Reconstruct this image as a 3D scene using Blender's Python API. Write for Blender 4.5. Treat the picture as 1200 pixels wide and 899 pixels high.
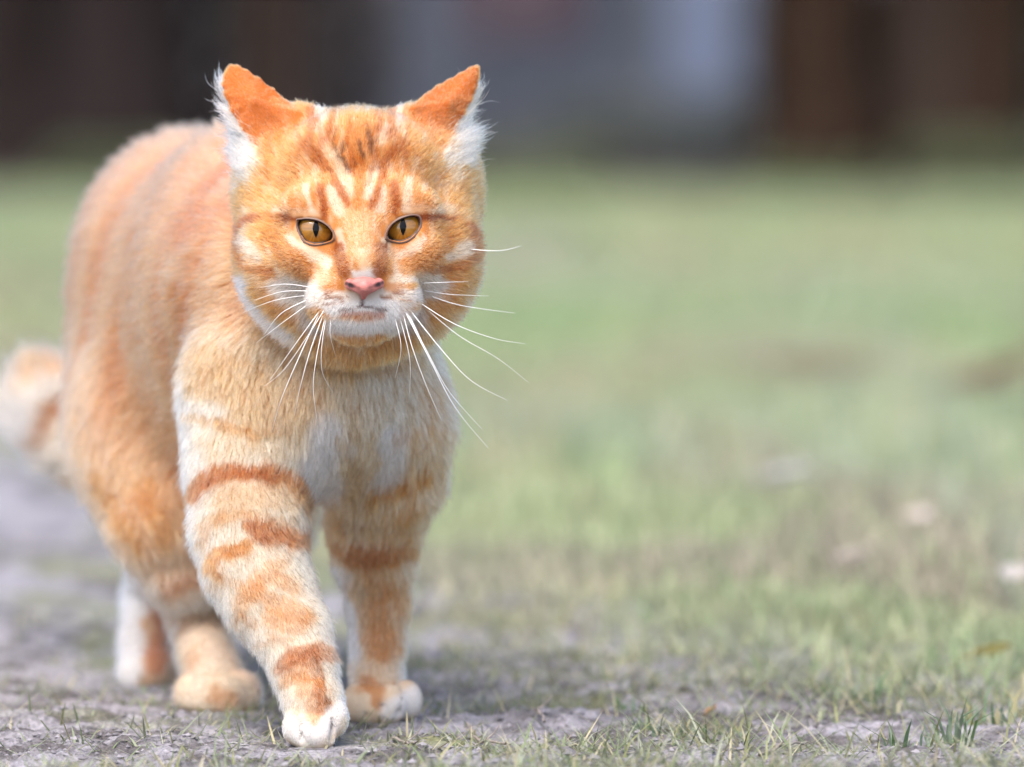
import bpy, math, random
import numpy as np
from mathutils import Vector, kdtree

random.seed(7)
rng = np.random.default_rng(11)
R = math.radians
for o in list(bpy.data.objects):
    bpy.data.objects.remove(o)
scene = bpy.context.scene
col = scene.collection

# ------------------------------------------------------------------ camera
FPX = 7500.0                       # focal length in pixels of a 1200 px wide frame
CAM_H, CAM_D = 0.2925, 3.0
TILT = math.atan(309.5 / FPX)
cd = bpy.data.cameras.new("camera")
cam = bpy.data.objects.new("camera", cd)
col.objects.link(cam)
cam.location = (0, -CAM_D, CAM_H)
cam.rotation_euler = (math.pi / 2 - TILT, 0, 0)
cd.sensor_width = 36.0
cd.lens = FPX / 1200 * 36.0
cd.clip_start, cd.clip_end = 0.05, 2000
cd.dof.use_dof = True
cd.dof.focus_distance = 2.985
cd.dof.aperture_fstop = 225.0 / 41.0
scene.camera = cam

# ------------------------------------------------------------------ sky, sun, exposure
SUN_EL, SUN_AZ = R(58), R(205)     # azimuth clockwise from +Y (behind the camera, a little to its left)
w = bpy.data.worlds.new("World")
scene.world = w
w.use_nodes = True
wn = w.node_tree.nodes
sky = wn.new("ShaderNodeTexSky")
sky.sky_type = 'NISHITA'
sky.sun_disc = False
sky.sun_elevation = SUN_EL
sky.sun_rotation = SUN_AZ
sky.dust_density = 3.0
sky.air_density = 0.8
sky.ozone_density = 0.6
wn["Background"].inputs[1].default_value = 0.15
w.node_tree.links.new(sky.outputs[0], wn["Background"].inputs[0])
sl = bpy.data.lights.new("sun", 'SUN')
sl.energy = 1.15
sl.angle = R(38)
sl.color = (1.0, 0.95, 0.88)
so = bpy.data.objects.new("sun", sl)
col.objects.link(so)
sdir = Vector((math.sin(SUN_AZ) * math.cos(SUN_EL), math.cos(SUN_AZ) * math.cos(SUN_EL), math.sin(SUN_EL)))
so.rotation_euler = (-sdir).to_track_quat('-Z', 'Y').to_euler()
scene.view_settings.view_transform = 'Standard'
scene.view_settings.look = 'None'
scene.view_settings.exposure = 1.46
scene.view_settings.gamma = 1.0
scene.view_settings.use_curve_mapping = False
scene.cycles.use_denoising = True
scene.cycles.max_bounces = 10
scene.cycles.diffuse_bounces = 4
scene.cycles.glossy_bounces = 6
scene.cycles.transmission_bounces = 8
scene.cycles_curves.shape = 'RIBBONS'
scene.cycles_curves.subdivisions = 2


# ------------------------------------------------------------------ helpers
def lin(r, g, b):
    c = np.array([r, g, b], float) / 255.0
    return np.where(c <= 0.04045, c / 12.92, ((c + 0.055) / 1.055) ** 2.4)


def P(px, py, y):
    """World point at depth y seen at photograph pixel (px, py): used to measure the place from the photograph."""
    a, b = (px - 600) / FPX, (449.5 - py) / FPX
    dy = math.cos(TILT) + b * math.sin(TILT)
    dz = -math.sin(TILT) + b * math.cos(TILT)
    t = (y + CAM_D) / dy
    return np.array([a * t, y, CAM_H + dz * t])


def tag(o, label=None, cat=None, group=None, kind=None):
    if label: o['label'] = label
    if cat: o['category'] = cat
    if group: o['group'] = group
    if kind: o['kind'] = kind
    return o


def empty(name, loc):
    o = bpy.data.objects.new(name, None)
    o.location = loc
    o.empty_display_size = 0.05
    col.objects.link(o)
    return o


def mesh_np(name, V, F, mat, parent=None, colour=None, smooth=True):
    """One mesh object from an (n,3) vertex array and an (m,k) face array."""
    V = np.ascontiguousarray(V, np.float32)
    F = np.ascontiguousarray(F, np.int32)
    me = bpy.data.meshes.new(name)
    me.vertices.add(len(V))
    me.vertices.foreach_set('co', V.ravel())
    m, k = F.shape
    me.loops.add(m * k)
    me.loops.foreach_set('vertex_index', F.ravel())
    me.polygons.add(m)
    me.polygons.foreach_set('loop_start', np.arange(0, m * k, k, dtype=np.int32))
    me.polygons.foreach_set('loop_total', np.full(m, k, np.int32))
    me.polygons.foreach_set('use_smooth', np.full(m, smooth, bool))
    me.update(calc_edges=True)
    if colour is not None:
        at = me.color_attributes.new('tint', 'FLOAT_COLOR', 'POINT')
        c4 = np.ones((len(V), 4), np.float32)
        c4[:, :3] = colour
        at.data.foreach_set('color', c4.ravel())
    me.materials.append(mat)
    o = bpy.data.objects.new(name, me)
    col.objects.link(o)
    if parent: o.parent = parent
    return o


def hash3(i, j, k, s=0):
    n = (i.astype(np.int64) * 73856093) ^ (j.astype(np.int64) * 19349663) ^ (k.astype(np.int64) * 83492791) ^ (s * 2654435761)
    n = (n ^ (n >> 13)) * 1274126177 & 0x7fffffff
    n = (n ^ (n >> 15)) * 2246822519 & 0x7fffffff
    return (n & 0xffffff) / float(0xffffff)


def vnoise(p, s=0):
    """Value noise in [-1, 1] at points p (n,3)."""
    f = np.floor(p).astype(np.int64)
    t = p - f
    t = t * t * (3 - 2 * t)
    r = np.zeros(len(p))
    for a in (0, 1):
        wa = t[:, 0] if a else 1 - t[:, 0]
        for b in (0, 1):
            wb = t[:, 1] if b else 1 - t[:, 1]
            for c in (0, 1):
                wc = t[:, 2] if c else 1 - t[:, 2]
                r += wa * wb * wc * hash3(f[:, 0] + a, f[:, 1] + b, f[:, 2] + c, s)
    return r * 2 - 1


def fbm(p, octv=4, s=0, gain=0.5):
    r, a, tot = np.zeros(len(p)), 1.0, 0.0
    for i in range(octv):
        r += a * vnoise(p * 2 ** i, s + i)
        tot += a
        a *= gain
    return r / tot


def nrm(v):
    return v / np.maximum(np.linalg.norm(v, axis=-1, keepdims=True), 1e-9)


def sstep(a, b, x):
    t = np.clip((x - a) / (b - a), 0, 1)
    return t * t * (3 - 2 * t)


# ------------------------------------------------------------------ materials
def mat_attr(name, rough=0.8, spec=0.3, noise=None, bump=None, trans=0.0, coat=0.0):
    """Principled material whose colour comes from the vertex tint, varied by fine noise."""
    m = bpy.data.materials.new(name)
    m.use_nodes = True
    nt = m.node_tree
    b = nt.nodes["Principled BSDF"]
    b.inputs["Roughness"].default_value = rough
    b.inputs["Specular IOR Level"].default_value = spec
    b.inputs["Coat Weight"].default_value = coat
    a = nt.nodes.new("ShaderNodeAttribute")
    a.attribute_name = 'tint'
    src = a.outputs["Color"]
    if noise:
        geo = nt.nodes.new("ShaderNodeNewGeometry")
        nz = nt.nodes.new("ShaderNodeTexNoise")
        nz.inputs["Scale"].default_value = noise[0]
        nz.inputs["Detail"].default_value = 6
        nt.links.new(geo.outputs["Position"], nz.inputs["Vector"])
        mr = nt.nodes.new("ShaderNodeMapRange")
        mr.inputs[1].default_value, mr.inputs[2].default_value = 0.3, 0.7
        mr.inputs[3].default_value, mr.inputs[4].default_value = 1 - noise[1], 1 + noise[1]
        nt.links.new(nz.outputs["Fac"], mr.inputs[0])
        vm = nt.nodes.new("ShaderNodeVectorMath")
        vm.operation = 'SCALE'
        nt.links.new(src, vm.inputs[0])
        nt.links.new(mr.outputs[0], vm.inputs["Scale"])
        src = vm.outputs[0]
        if bump:
            bp = nt.nodes.new("ShaderNodeBump")
            bp.inputs["Strength"].default_value = bump[0]
            bp.inputs["Distance"].default_value = bump[1]
            nt.links.new(nz.outputs["Fac"], bp.inputs["Height"])
            nt.links.new(bp.outputs[0], b.inputs["Normal"])
    nt.links.new(src, b.inputs["Base Color"])
    if trans:
        tr = nt.nodes.new("ShaderNodeBsdfTranslucent")
        nt.links.new(src, tr.inputs[0])
        mx = nt.nodes.new("ShaderNodeMixShader")
        mx.inputs[0].default_value = trans
        nt.links.new(b.outputs[0], mx.inputs[1])
        nt.links.new(tr.outputs[0], mx.inputs[2])
        nt.links.new(mx.outputs[0], nt.nodes["Material Output"].inputs[0])
    return m


def mat_plain(name, c, rough=0.7, spec=0.3, scale=20, var=0.25, bump=0.0, dist=0.01, stretch=(1, 1, 1), coat=0.0):
    m = bpy.data.materials.new(name)
    m.use_nodes = True
    nt = m.node_tree
    b = nt.nodes["Principled BSDF"]
    b.inputs["Roughness"].default_value = rough
    b.inputs["Specular IOR Level"].default_value = spec
    b.inputs["Coat Weight"].default_value = coat
    tc = nt.nodes.new("ShaderNodeTexCoord")
    mp = nt.nodes.new("ShaderNodeMapping")
    mp.inputs["Scale"].default_value = stretch
    nt.links.new(tc.outputs["Object"], mp.inputs[0])
    nz = nt.nodes.new("ShaderNodeTexNoise")
    nz.inputs["Scale"].default_value = scale
    nz.inputs["Detail"].default_value = 6
    nt.links.new(mp.outputs[0], nz.inputs["Vector"])
    rp = nt.nodes.new("ShaderNodeValToRGB")
    rp.color_ramp.elements[0].position, rp.color_ramp.elements[1].position = 0.3, 0.7
    rp.color_ramp.elements[0].color = (*[x * (1 - var) for x in c], 1)
    rp.color_ramp.elements[1].color = (*[min(1, x * (1 + var)) for x in c], 1)
    nt.links.new(nz.outputs["Fac"], rp.inputs[0])
    nt.links.new(rp.outputs[0], b.inputs["Base Color"])
    if bump:
        bp = nt.nodes.new("ShaderNodeBump")
        bp.inputs["Strength"].default_value = bump
        bp.inputs["Distance"].default_value = dist
        nt.links.new(nz.outputs["Fac"], bp.inputs["Height"])
        nt.links.new(bp.outputs[0], b.inputs["Normal"])
    return m


# ------------------------------------------------------------------ ground
def path_edge(x):
    """Distance from the camera where the dirt path gives way to grass."""
    xc = np.clip(x, -0.62, 0.3)
    e = 3.86 - 2.2 * xc + 4.0 * xc * xc
    return np.minimum(e - 6.0 * np.minimum(0, x + 0.62), 8.5) - 0.2 * np.maximum(0, x - 0.3) - 0.16 * sstep(0.02, 0.22, x)


def axis(lo, hi, fl, fh, step, grow):
    a = [fl]
    s = step
    while a[-1] > lo:
        s *= grow
        a.append(a[-1] - s)
    a = a[::-1]
    while a[-1] < fh:
        a.append(a[-1] + step)
    s = step
    while a[-1] < hi:
        s *= grow
        a.append(a[-1] + s)
    return np.array(a)


PAWS = [P(367, 868, 0.0), P(448, 838, 0.125), P(258, 828, 0.18), P(165, 800, 0.32)]


def ground_z(x, y):
    p = np.stack([x, y, np.zeros_like(x)], 1)
    near = 1 - sstep(1.5, 4.0, np.hypot(x, y))
    z = 0.010 * fbm(p * 5.0, 3, 3) + near * (0.0055 * fbm(p * 34.0, 3, 5) + 0.0036 * np.maximum(-0.1, fbm(p * 120.0, 3, 9)) + 0.0016 * fbm(p * 330.0, 2, 13))
    z += 0.03 * fbm(p * 0.35, 2, 21) * sstep(1.0, 6.0, np.hypot(x, y))
    for q in PAWS:
        r = np.hypot(x - q[0], y - q[1])
        z = z * sstep(0.012, 0.06, r) - 0.001 * (1 - sstep(0.012, 0.06, r))
    return z


gx = axis(-400, 400, -0.33, 0.33, 0.0023, 1.07)
gy = axis(-60, 900, -0.22, 0.36, 0.0023, 1.06)
XX, YY = np.meshgrid(gx, gy, indexing='ij')
xf, yf = XX.ravel(), YY.ravel()
zf = ground_z(xf, yf)
nx, ny = XX.shape
ii, jj = np.meshgrid(np.arange(nx - 1), np.arange(ny - 1), indexing='ij')
i0 = (ii * ny + jj).ravel()
GF = np.stack([i0, i0 + ny, i0 + ny + 1, i0 + 1], 1)
p3 = np.stack([xf, yf, np.zeros_like(xf)], 1)
soil_a, soil_b, soil_c = np.array([0.285, 0.27, 0.288]), np.array([0.105, 0.095, 0.095]), np.array([0.19, 0.20, 0.10])
turf_a, turf_b = np.array([0.19, 0.24, 0.11]), np.array([0.25, 0.23, 0.15])
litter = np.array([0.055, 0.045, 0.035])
n1 = fbm(p3 * 9.0, 4, 31)[:, None]
n2 = fbm(p3 * 55.0, 3, 33)[:, None]
soil = soil_a + (soil_b - soil_a) * np.clip(0.42 + 0.7 * n1 + 1.3 * n2, 0, 1)
moss = np.clip(1.6 * (fbm(p3 * 14.0, 3, 37)[:, None] - 0.12), 0, 0.8)
soil = soil * (1 - moss) + soil_c * moss
turf = turf_a + (turf_b - turf_a) * np.clip(0.4 + 1.0 * fbm(p3 * 2.0, 3, 39)[:, None], 0, 1)
dg = (yf + CAM_D) - path_edge(xf) + 0.35 * fbm(p3 * 3.0, 3, 41)
fg = sstep(-0.15, 0.25, dg)[:, None]
gc = soil * (1 - fg) + turf * fg
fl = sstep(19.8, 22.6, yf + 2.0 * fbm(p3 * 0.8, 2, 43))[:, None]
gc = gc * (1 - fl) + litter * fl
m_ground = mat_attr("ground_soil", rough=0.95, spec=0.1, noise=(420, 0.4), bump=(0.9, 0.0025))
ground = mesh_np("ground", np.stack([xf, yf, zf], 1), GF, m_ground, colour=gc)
tag(ground, kind='structure')


# ------------------------------------------------------------------ grass and litter on the ground
def blades(base, head, length, width, lean, droop, colour, tipc=None):
    """Three-triangle blades: arrays of base point, heading angle, length, width, lean and droop."""
    n = len(base)
    d = np.stack([np.cos(head), np.sin(head), np.zeros(n)], 1)
    s = np.stack([-np.sin(head), np.cos(head), np.zeros(n)], 1) * width[:, None] * 0.5
    up = np.array([0, 0, 1.0])
    a1, a2 = lean, lean + droop
    m = base + (d * np.sin(a1)[:, None] + up * np.cos(a1)[:, None]) * (length * 0.5)[:, None]
    t = m + (d * np.sin(a2)[:, None] + up * np.cos(a2)[:, None]) * (length * 0.5)[:, None]
    V = np.stack([base - s, base + s, m - s * 0.75, m + s * 0.75, t], 1).reshape(-1, 3)
    k = (np.arange(n) * 5)[:, None]
    Fq = np.concatenate([k + [[0, 1, 3]], k + [[0, 3, 2]], k + [[2, 3, 4]]], 0)
    C = np.repeat(colour[:, None, :], 5, 1)
    if tipc is not None:
        C[:, 4] = tipc
    return V, Fq, C.reshape(-1, 3)


m_grass = mat_attr("grass_blade", rough=0.55, spec=0.35, trans=0.35)
G_PAL = np.array([[0.25, 0.345, 0.165], [0.31, 0.39, 0.205], [0.38, 0.41, 0.24], [0.42, 0.38, 0.23], [0.36, 0.31, 0.24], [0.36, 0.40, 0.30]])


def grass_colour(x, y, seed=0):
    p = np.stack([x * 3.2, y * 0.9, np.zeros_like(x)], 1)
    a = fbm(p, 3, 51)
    b = fbm(p * 1.7 + 7, 3, 53)
    c = fbm(p * 1.1 + 19, 3, 57)
    e = fbm(p * 0.8 + 31, 2, 59)
    r = rng.random(len(x))
    k = np.where(r < 0.45, 0, np.where(r < 0.8, 1, 2))
    k = np.where((a > 0.12) & (rng.random(len(x)) < 0.7), 2, k)
    k = np.where((b > 0.13) & (rng.random(len(x)) < 0.75), 3, k)
    k = np.where((c > 0.30) & (rng.random(len(x)) < 0.7), 4, k)
    k = np.where((e > 0.22) & (rng.random(len(x)) < 0.45), 5, k)
    cc = G_PAL[k] * (1 + 0.25 * rng.standard_normal((len(x), 1)))
    far = sstep(8, 20, y)[:, None]
    cc = cc * (1 - 0.55 * far) + np.array([0.28, 0.345, 0.18]) * 0.55 * far
    return np.clip(cc, 0.01, 0.9)


def field(n, d0, d1, hmin, hmax, wd, power=1.0):
    u = rng.random(n)
    d = (d0 ** (1 - power) + u * (d1 ** (1 - power) - d0 ** (1 - power))) ** (1 / (1 - power)) if power != 1 else d0 * (d1 / d0) ** u
    half = d * 0.08 * 1.75 + 0.12
    x = (rng.random(n) * 2 - 1) * half
    y = d - CAM_D
    p = np.stack([x, y, np.zeros(n)], 1)
    e = d - path_edge(x) + 0.35 * fbm(p * 3.0, 3, 41)
    keep = (rng.random(n) < sstep(-0.1, 0.55, e)) & (rng.random(n) < 0.55 + 0.8 * fbm(p * np.array([2.2, 1.0, 1]), 2, 61) + 0.25)
    x, y, d = x[keep], y[keep], d[keep]
    n = len(x)
    grow = 0.45 + 0.55 * sstep(0.0, 1.3, e[keep])
    L = (hmin + (hmax - hmin) * rng.random(n) ** 1.4) * grow
    W = wd[0] + (wd[1] - wd[0]) * rng.random(n)
    W = W * np.maximum(1, d / 6.0) ** 0.9
    base = np.stack([x, y, ground_z(x, y) - 0.002], 1)
    return blades(base, rng.random(n) * 6.283, L, W, rng.random(n) * 0.6, rng.random(n) * 0.9, grass_colour(x, y))


def sparse(n):
    x = (rng.random(n) * 2 - 1) * 0.55
    d = 3.12 + 1.3 * rng.random(n)
    e = d - path_edge(x)
    p_ = np.stack([x, d, 0 * x], 1)
    k = rng.random(n) < np.clip(np.exp(np.minimum(e, 0) / 0.24) * (0.5 + 1.3 * fbm(p_ * 7.0, 3, 63)), 0, 1)
    x, d, e = x[k], d[k], e[k]
    n = len(x)
    y = d - CAM_D
    L = (0.007 + 0.022 * rng.random(n) ** 1.6) * (0.6 + 0.4 * sstep(-0.4, 0.1, e))
    return blades(np.stack([x, y, ground_z(x, y) - 0.001], 1), rng.random(n) * 6.283, L, 0.0010 + 0.0014 * rng.random(n), 0.2 + 1.0 * rng.random(n), rng.random(n) * 0.7,
                  grass_colour(x, y) * 0.6 + 0.4 * np.array([0.36, 0.36, 0.25]))


parts = [sparse(60000), field(150000, 3.2, 9.0, 0.018, 0.055, (0.0016, 0.0036), 1.0),
         field(100000, 8.5, 24.6, 0.025, 0.055, (0.003, 0.006), 1.0)]
off, VV, FF, CC = 0, [], [], []
for V_, F_, C_ in parts:
    VV.append(V_); FF.append(F_ + off); CC.append(C_); off += len(V_)
g = mesh_np("grass", np.concatenate(VV), np.concatenate(FF), m_grass, colour=np.concatenate(CC), smooth=False)
tag(g, kind='stuff')

# flattened pale grass and moss lying on the path near the camera
n = 42000
x = (rng.random(n) * 2 - 1) * 0.42
y = -0.22 + 1.0 * rng.random(n) ** 1.3
p = np.stack([x, y, np.zeros(n)], 1)
cover = 0.12 + 0.85 * sstep(-0.05, 0.3, fbm(p * 11.0, 3, 71)) * (0.25 + 0.75 * sstep(-0.16, 0.15, x)) + 0.30 * sstep(0.05, 0.35, fbm(p * 15.0, 2, 73))
keep = rng.random(n) < cover
x, y = x[keep], y[keep]
n = len(x)
pal = np.array([[0.25, 0.28, 0.18], [0.33, 0.34, 0.25], [0.18, 0.23, 0.11], [0.40, 0.36, 0.23], [0.22, 0.23, 0.10]])
cc = pal[rng.integers(0, 5, n)] * (1 + 0.2 * rng.standard_normal((n, 1)))
L = 0.006 + (0.018 + 0.016 * sstep(-0.05, 0.12, x)) * rng.random(n) ** 1.6
V_, F_, C_ = blades(np.stack([x, y, ground_z(x, y) + 0.0002], 1), rng.random(n) * 6.283, L, 0.0005 + 0.0009 * rng.random(n),
                    0.75 + 0.75 * rng.random(n), 0.5 * rng.random(n) - 0.05, np.clip(cc, 0.02, 0.8))
o = mesh_np("flattened_grass", V_, F_, m_grass, colour=C_, smooth=False)
tag(o, kind='stuff')

# crumbs of earth and grit
n = 26000
x = (rng.random(n) * 2 - 1) * 0.40
y = -0.24 + 0.9 * rng.random(n) ** 1.2
s = 0.0005 + 0.0020 * rng.random(n) ** 4
octv = np.array([[1, 0, 0], [-1, 0, 0], [0, 1, 0], [0, -1, 0], [0, 0, 1], [0, 0, -1]], float)
octf = np.array([[0, 2, 4], [2, 1, 4], [1, 3, 4], [3, 0, 4], [2, 0, 5], [1, 2, 5], [3, 1, 5], [0, 3, 5]])
jit = 1 + 0.45 * (rng.random((n, 6, 1)) * 2 - 1)
ang = rng.random(n) * 6.283
ca, sa = np.cos(ang)[:, None], np.sin(ang)[:, None]
ov = octv[None] * jit * (s[:, None, None]) * np.array([1.3, 0.9, 0.7])
ov = np.stack([ov[..., 0] * ca - ov[..., 1] * sa, ov[..., 0] * sa + ov[..., 1] * ca, ov[..., 2]], -1)
ov += np.stack([x, y, ground_z(x, y) + s * 0.05], 1)[:, None, :]
cc = np.array([0.25, 0.235, 0.25]) * (0.6 + 0.6 * rng.random((n, 1)))
o = mesh_np("soil_crumbs", ov.reshape(-1, 3), (octf[None] + (np.arange(n) * 6)[:, None, None]).reshape(-1, 3),
            mat_attr("soil_crumb", rough=0.95, spec=0.1), colour=np.repeat(cc, 6, 0), smooth=False)
tag(o, kind='stuff')


def gz(x, y):
    return float(ground_z(np.array([x]), np.array([y]))[0])


# upright tufts in the right foreground, each a plant of its own
def tuft(px, y, nb, h, spread, label, pal_w):
    c = P(px, 860, y)
    x0 = c[0]
    a = rng.random(nb) * 6.283
    rr = spread * np.sqrt(rng.random(nb))
    bx, by = x0 + rr * np.cos(a), y + rr * np.sin(a)
    base = np.stack([bx, by, ground_z(bx, by) - 0.002], 1) - np.array([x0, y, 0])
    pal = np.array([[0.14, 0.23, 0.11], [0.20, 0.26, 0.17], [0.30, 0.27, 0.14], [0.12, 0.20, 0.07]])
    cc = pal[rng.choice(4, nb, p=pal_w)] * (1 + 0.15 * rng.standard_normal((nb, 1)))
    V_, F_, C_ = blades(base, a + 0.8 * rng.standard_normal(nb), h * (0.45 + 0.55 * rng.random(nb)), 0.0012 + 0.0014 * rng.random(nb),
                        0.1 + 0.5 * rng.random(nb), 0.2 + 0.8 * rng.random(nb), np.clip(cc, 0.02, 0.8))
    o = mesh_np("grass_tuft", V_, F_, m_grass, colour=C_, smooth=False)
    o.location = (x0, y, 0)
    return tag(o, label, "grass tuft", "grass tufts at the edge of the path")


tuft(1112, 0.03, 26, 0.034, 0.010, "tallest upright green grass tuft in the right foreground", [.5, .3, .05, .15])
tuft(1060, -0.01, 14, 0.022, 0.012, "short sparse pale tuft just beside the tallest grass tuft", [.2, .6, .15, .05])
tuft(1180, 0.10, 34, 0.030, 0.018, "straw tinged grass tuft at the right edge of the picture", [.2, .2, .5, .1])
tuft(1010, 0.20, 30, 0.026, 0.022, "low blurred grass tuft behind the bare soil on the right", [.4, .3, .1, .2])
tuft(745, 0.17, 26, 0.014, 0.022, "small dark green tuft low on the path between paws and grass", [.2, .1, 0, .7])
tuft(800, 0.06, 40, 0.013, 0.030, "flattened pale grey green tuft on the path centre right", [.2, .7, .1, 0])


# fallen leaves
def leaf(px, py, y, size, c, curl, yaw, label, lift=0.0):
    q = P(px, py, y)
    nu, nv = 9, 5
    V = []
    for i in range(nu):
        u = i / (nu - 1)
        wd = size * 0.36 * math.sin(math.pi * min(1, 0.04 + u * 0.96)) ** 0.8
        for j in range(nv):
            v = j / (nv - 1) * 2 - 1
            V.append((size * (u - 0.5), wd * v, abs(v) * wd * curl + 0.25 * size * curl * (u - 0.5) ** 2 * 4 - 0.02 * size * (abs(v) < 0.1)))
    V = np.array(V)
    Fq = np.array([[i * nv + j, (i + 1) * nv + j, (i + 1) * nv + j + 1, i * nv + j + 1] for i in range(nu - 1) for j in range(nv - 1)])
    cc = np.array(c)[None] * (1 + 0.2 * vnoise(V * 90 + 3)[:, None])
    o = mesh_np("fallen_leaf", V, Fq, m_leaf, colour=np.clip(cc, 0, 1))
    st = np.linspace(0, 1, 5)
    SV, SF = tube([(-size * 0.5 - size * 0.3 * t, 0.03 * size * t, 0.10 * size * curl + 0.02 * size * t) for t in st], [0.0007] * 5, 5)
    s = mesh_np("leaf_stalk", SV, SF, m_leaf, parent=o, colour=np.tile(np.array(c) * 0.7, (len(SV), 1)))
    o.location = (q[0], y, gz(q[0], y) + 0.004 + lift)
    o.rotation_euler = (random.uniform(-.3, .3), random.uniform(-.35, .1), yaw)
    return tag(o, label, "leaf", "dry leaves lying about the grass")


def tube(pts, rad, sides=6):
    pts = np.array(pts, float)
    t = nrm(np.gradient(pts, axis=0))
    up = np.array([0.13, 0.21, 0.97])
    a = nrm(np.cross(t, up))
    b = np.cross(t, a)
    th = np.arange(sides) / sides * 2 * math.pi
    r = np.array(rad, float)
    V = pts[:, None, :] + r[:, None, None] * (np.cos(th)[None, :, None] * a[:, None, :] + np.sin(th)[None, :, None] * b[:, None, :])
    n = len(pts)
    Fq = np.array([[i * sides + j, i * sides + (j + 1) % sides, (i + 1) * sides + (j + 1) % sides, (i + 1) * sides + j]
                   for i in range(n - 1) for j in range(sides)])
    return V.reshape(-1, 3), Fq


m_leaf = mat_attr("dry_leaf", rough=0.6, spec=0.4, trans=0.25)
leaf(1003, 700, 0.85, 0.024, (0.52, 0.44, 0.39), 0.8, 0.4, "pale pinkish dry leaf in the grass right of centre", 0.02)
leaf(1190, 715, 0.78, 0.026, (0.45, 0.41, 0.38), 0.6, 1.2, "whitish dry leaf at the right edge of the picture", 0.02)
leaf(925, 617, 1.55, 0.045, (0.42, 0.42, 0.40), 0.5, 0.1, "large bleached leaf far back in the blurred grass", 0.03)
leaf(1075, 660, 1.2, 0.028, (0.50, 0.42, 0.38), 0.7, 2.0, "dull beige leaf blurred between two paler leaves", 0.02)
leaf(1165, 770, 0.40, 0.022, (0.42, 0.32, 0.10), 0.6, 0.3, "yellow dry leaf low in the grass on the right", 0.006)
leaf(835, 838, 0.135, 0.009, (0.30, 0.16, 0.06), 0.5, 0.9, "tiny orange brown leaf scrap on the flattened grass")
leaf(960, 490, 3.4, 0.11, (0.42, 0.35, 0.26), 0.5, 0.2, "brown leaf lying far off in the middle of the field", 0.03)
leaf(1170, 500, 3.2, 0.12, (0.32, 0.21, 0.16), 0.5, 0.6, "dark reddish brown leaf far off near the right edge", 0.03)


def twig(pts, r, c, label):
    q = [P(px, py, y) for px, py, y in pts]
    w_ = np.array(q)
    w_[:, 2] = [gz(a[0], a[1]) + r * 1.2 + h for a, h in zip(w_, [0.001, 0.002, 0.004, 0.003, 0.006][:len(pts)])]
    o0 = w_[0].copy()
    n = 14
    tt = np.linspace(0, len(w_) - 1, n)
    pp = np.stack([np.interp(tt, range(len(w_)), w_[:, k]) for k in range(3)], 1) - o0
    pp[1:-1] += rng.standard_normal((n - 2, 3)) * r * 0.5
    V_, F_ = tube(pp, r * (1.1 - 0.5 * np.linspace(0, 1, n)), 6)
    o = mesh_np("twig", V_, F_, m_twig)
    sv, sf = tube([pp[6], pp[6] + np.array([0.004, 0.003, 0.003]), pp[6] + np.array([0.007, 0.004, 0.007])], [r * 0.6, r * 0.45, r * 0.2], 5)
    mesh_np("side_shoot", sv, sf, m_twig, parent=o)
    o.location = o0
    return tag(o, label, "twig", "dry twigs lying on the path")


m_twig = mat_plain("twig_bark", (0.26, 0.22, 0.19), rough=0.8, scale=300, var=0.4, bump=0.4, dist=0.0005)
twig([(547, 853, 0.09), (562, 868, 0.03), (580, 880, -0.01), (597, 890, -0.05)], 0.0009, 0, "thin slanting grey twig on the soil right of the paws")
twig([(625, 832, 0.16), (632, 846, 0.11), (638, 860, 0.06)], 0.0010, 0, "short pale twig standing nearest the centre of the path")
twig([(632, 876, 0.0), (655, 873, 0.0), (682, 873, 0.002)], 0.0010, 0, "straight orange brown twig lying flat across the path")
twig([(890, 893, -0.07), (915, 882, -0.04), (945, 872, -0.01)], 0.0009, 0, "long pale straw like twig in the flattened grass")
twig([(460, 868, 0.02), (478, 880, -0.02), (490, 892, -0.06)], 0.0007, 0, "thin twig just below the cat's front paws")


# ------------------------------------------------------------------ background: trees, hedges and a house at the far edge of the field
def bgx(px, d):
    return (px - 600) * d / FPX


m_bark_dark = mat_plain("dark_bark", (0.020, 0.015, 0.014), rough=0.95, spec=0.05, scale=3.0, var=0.5, bump=0.8, dist=0.05, stretch=(4, 4, 0.7))
m_bark_brown = mat_plain("brown_bark", (0.030, 0.018, 0.012), rough=0.95, spec=0.05, scale=3.0, var=0.55, bump=0.8, dist=0.05, stretch=(4, 4, 0.7))
m_bark_mid = mat_plain("warm_bark", (0.07, 0.048, 0.037), rough=0.95, spec=0.05, scale=3.0, var=0.4, bump=0.8, dist=0.05, stretch=(4, 4, 0.7))
m_crown = mat_attr("tree_leaf", rough=0.6, spec=0.3, trans=0.3)


def leaf_cloud(cent, rad, n, size, c):
    d = nrm(rng.standard_normal((n, 3)))
    rr = rng.random(n) ** 0.45
    q = cent + d * rr[:, None] * rad
    keep = fbm(q * 1.3, 2, 81) > -0.18
    q = q[keep]
    n = len(q)
    a = nrm(rng.standard_normal((n, 3)))
    b = nrm(np.cross(a, rng.standard_normal((n, 3))))
    s = (size * (0.6 + 0.8 * rng.random(n)))[:, None]
    V = np.stack([q - a * s, q + b * s * 0.5, q + a * s, q - b * s * 0.5], 1).reshape(-1, 3)
    Fq = (np.arange(n) * 4)[:, None] + np.array([[0, 1, 2, 3]])
    C = np.repeat(np.array(c)[None] * (0.5 + rng.random((n, 1))), 4, 0)
    return V, Fq, C


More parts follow.
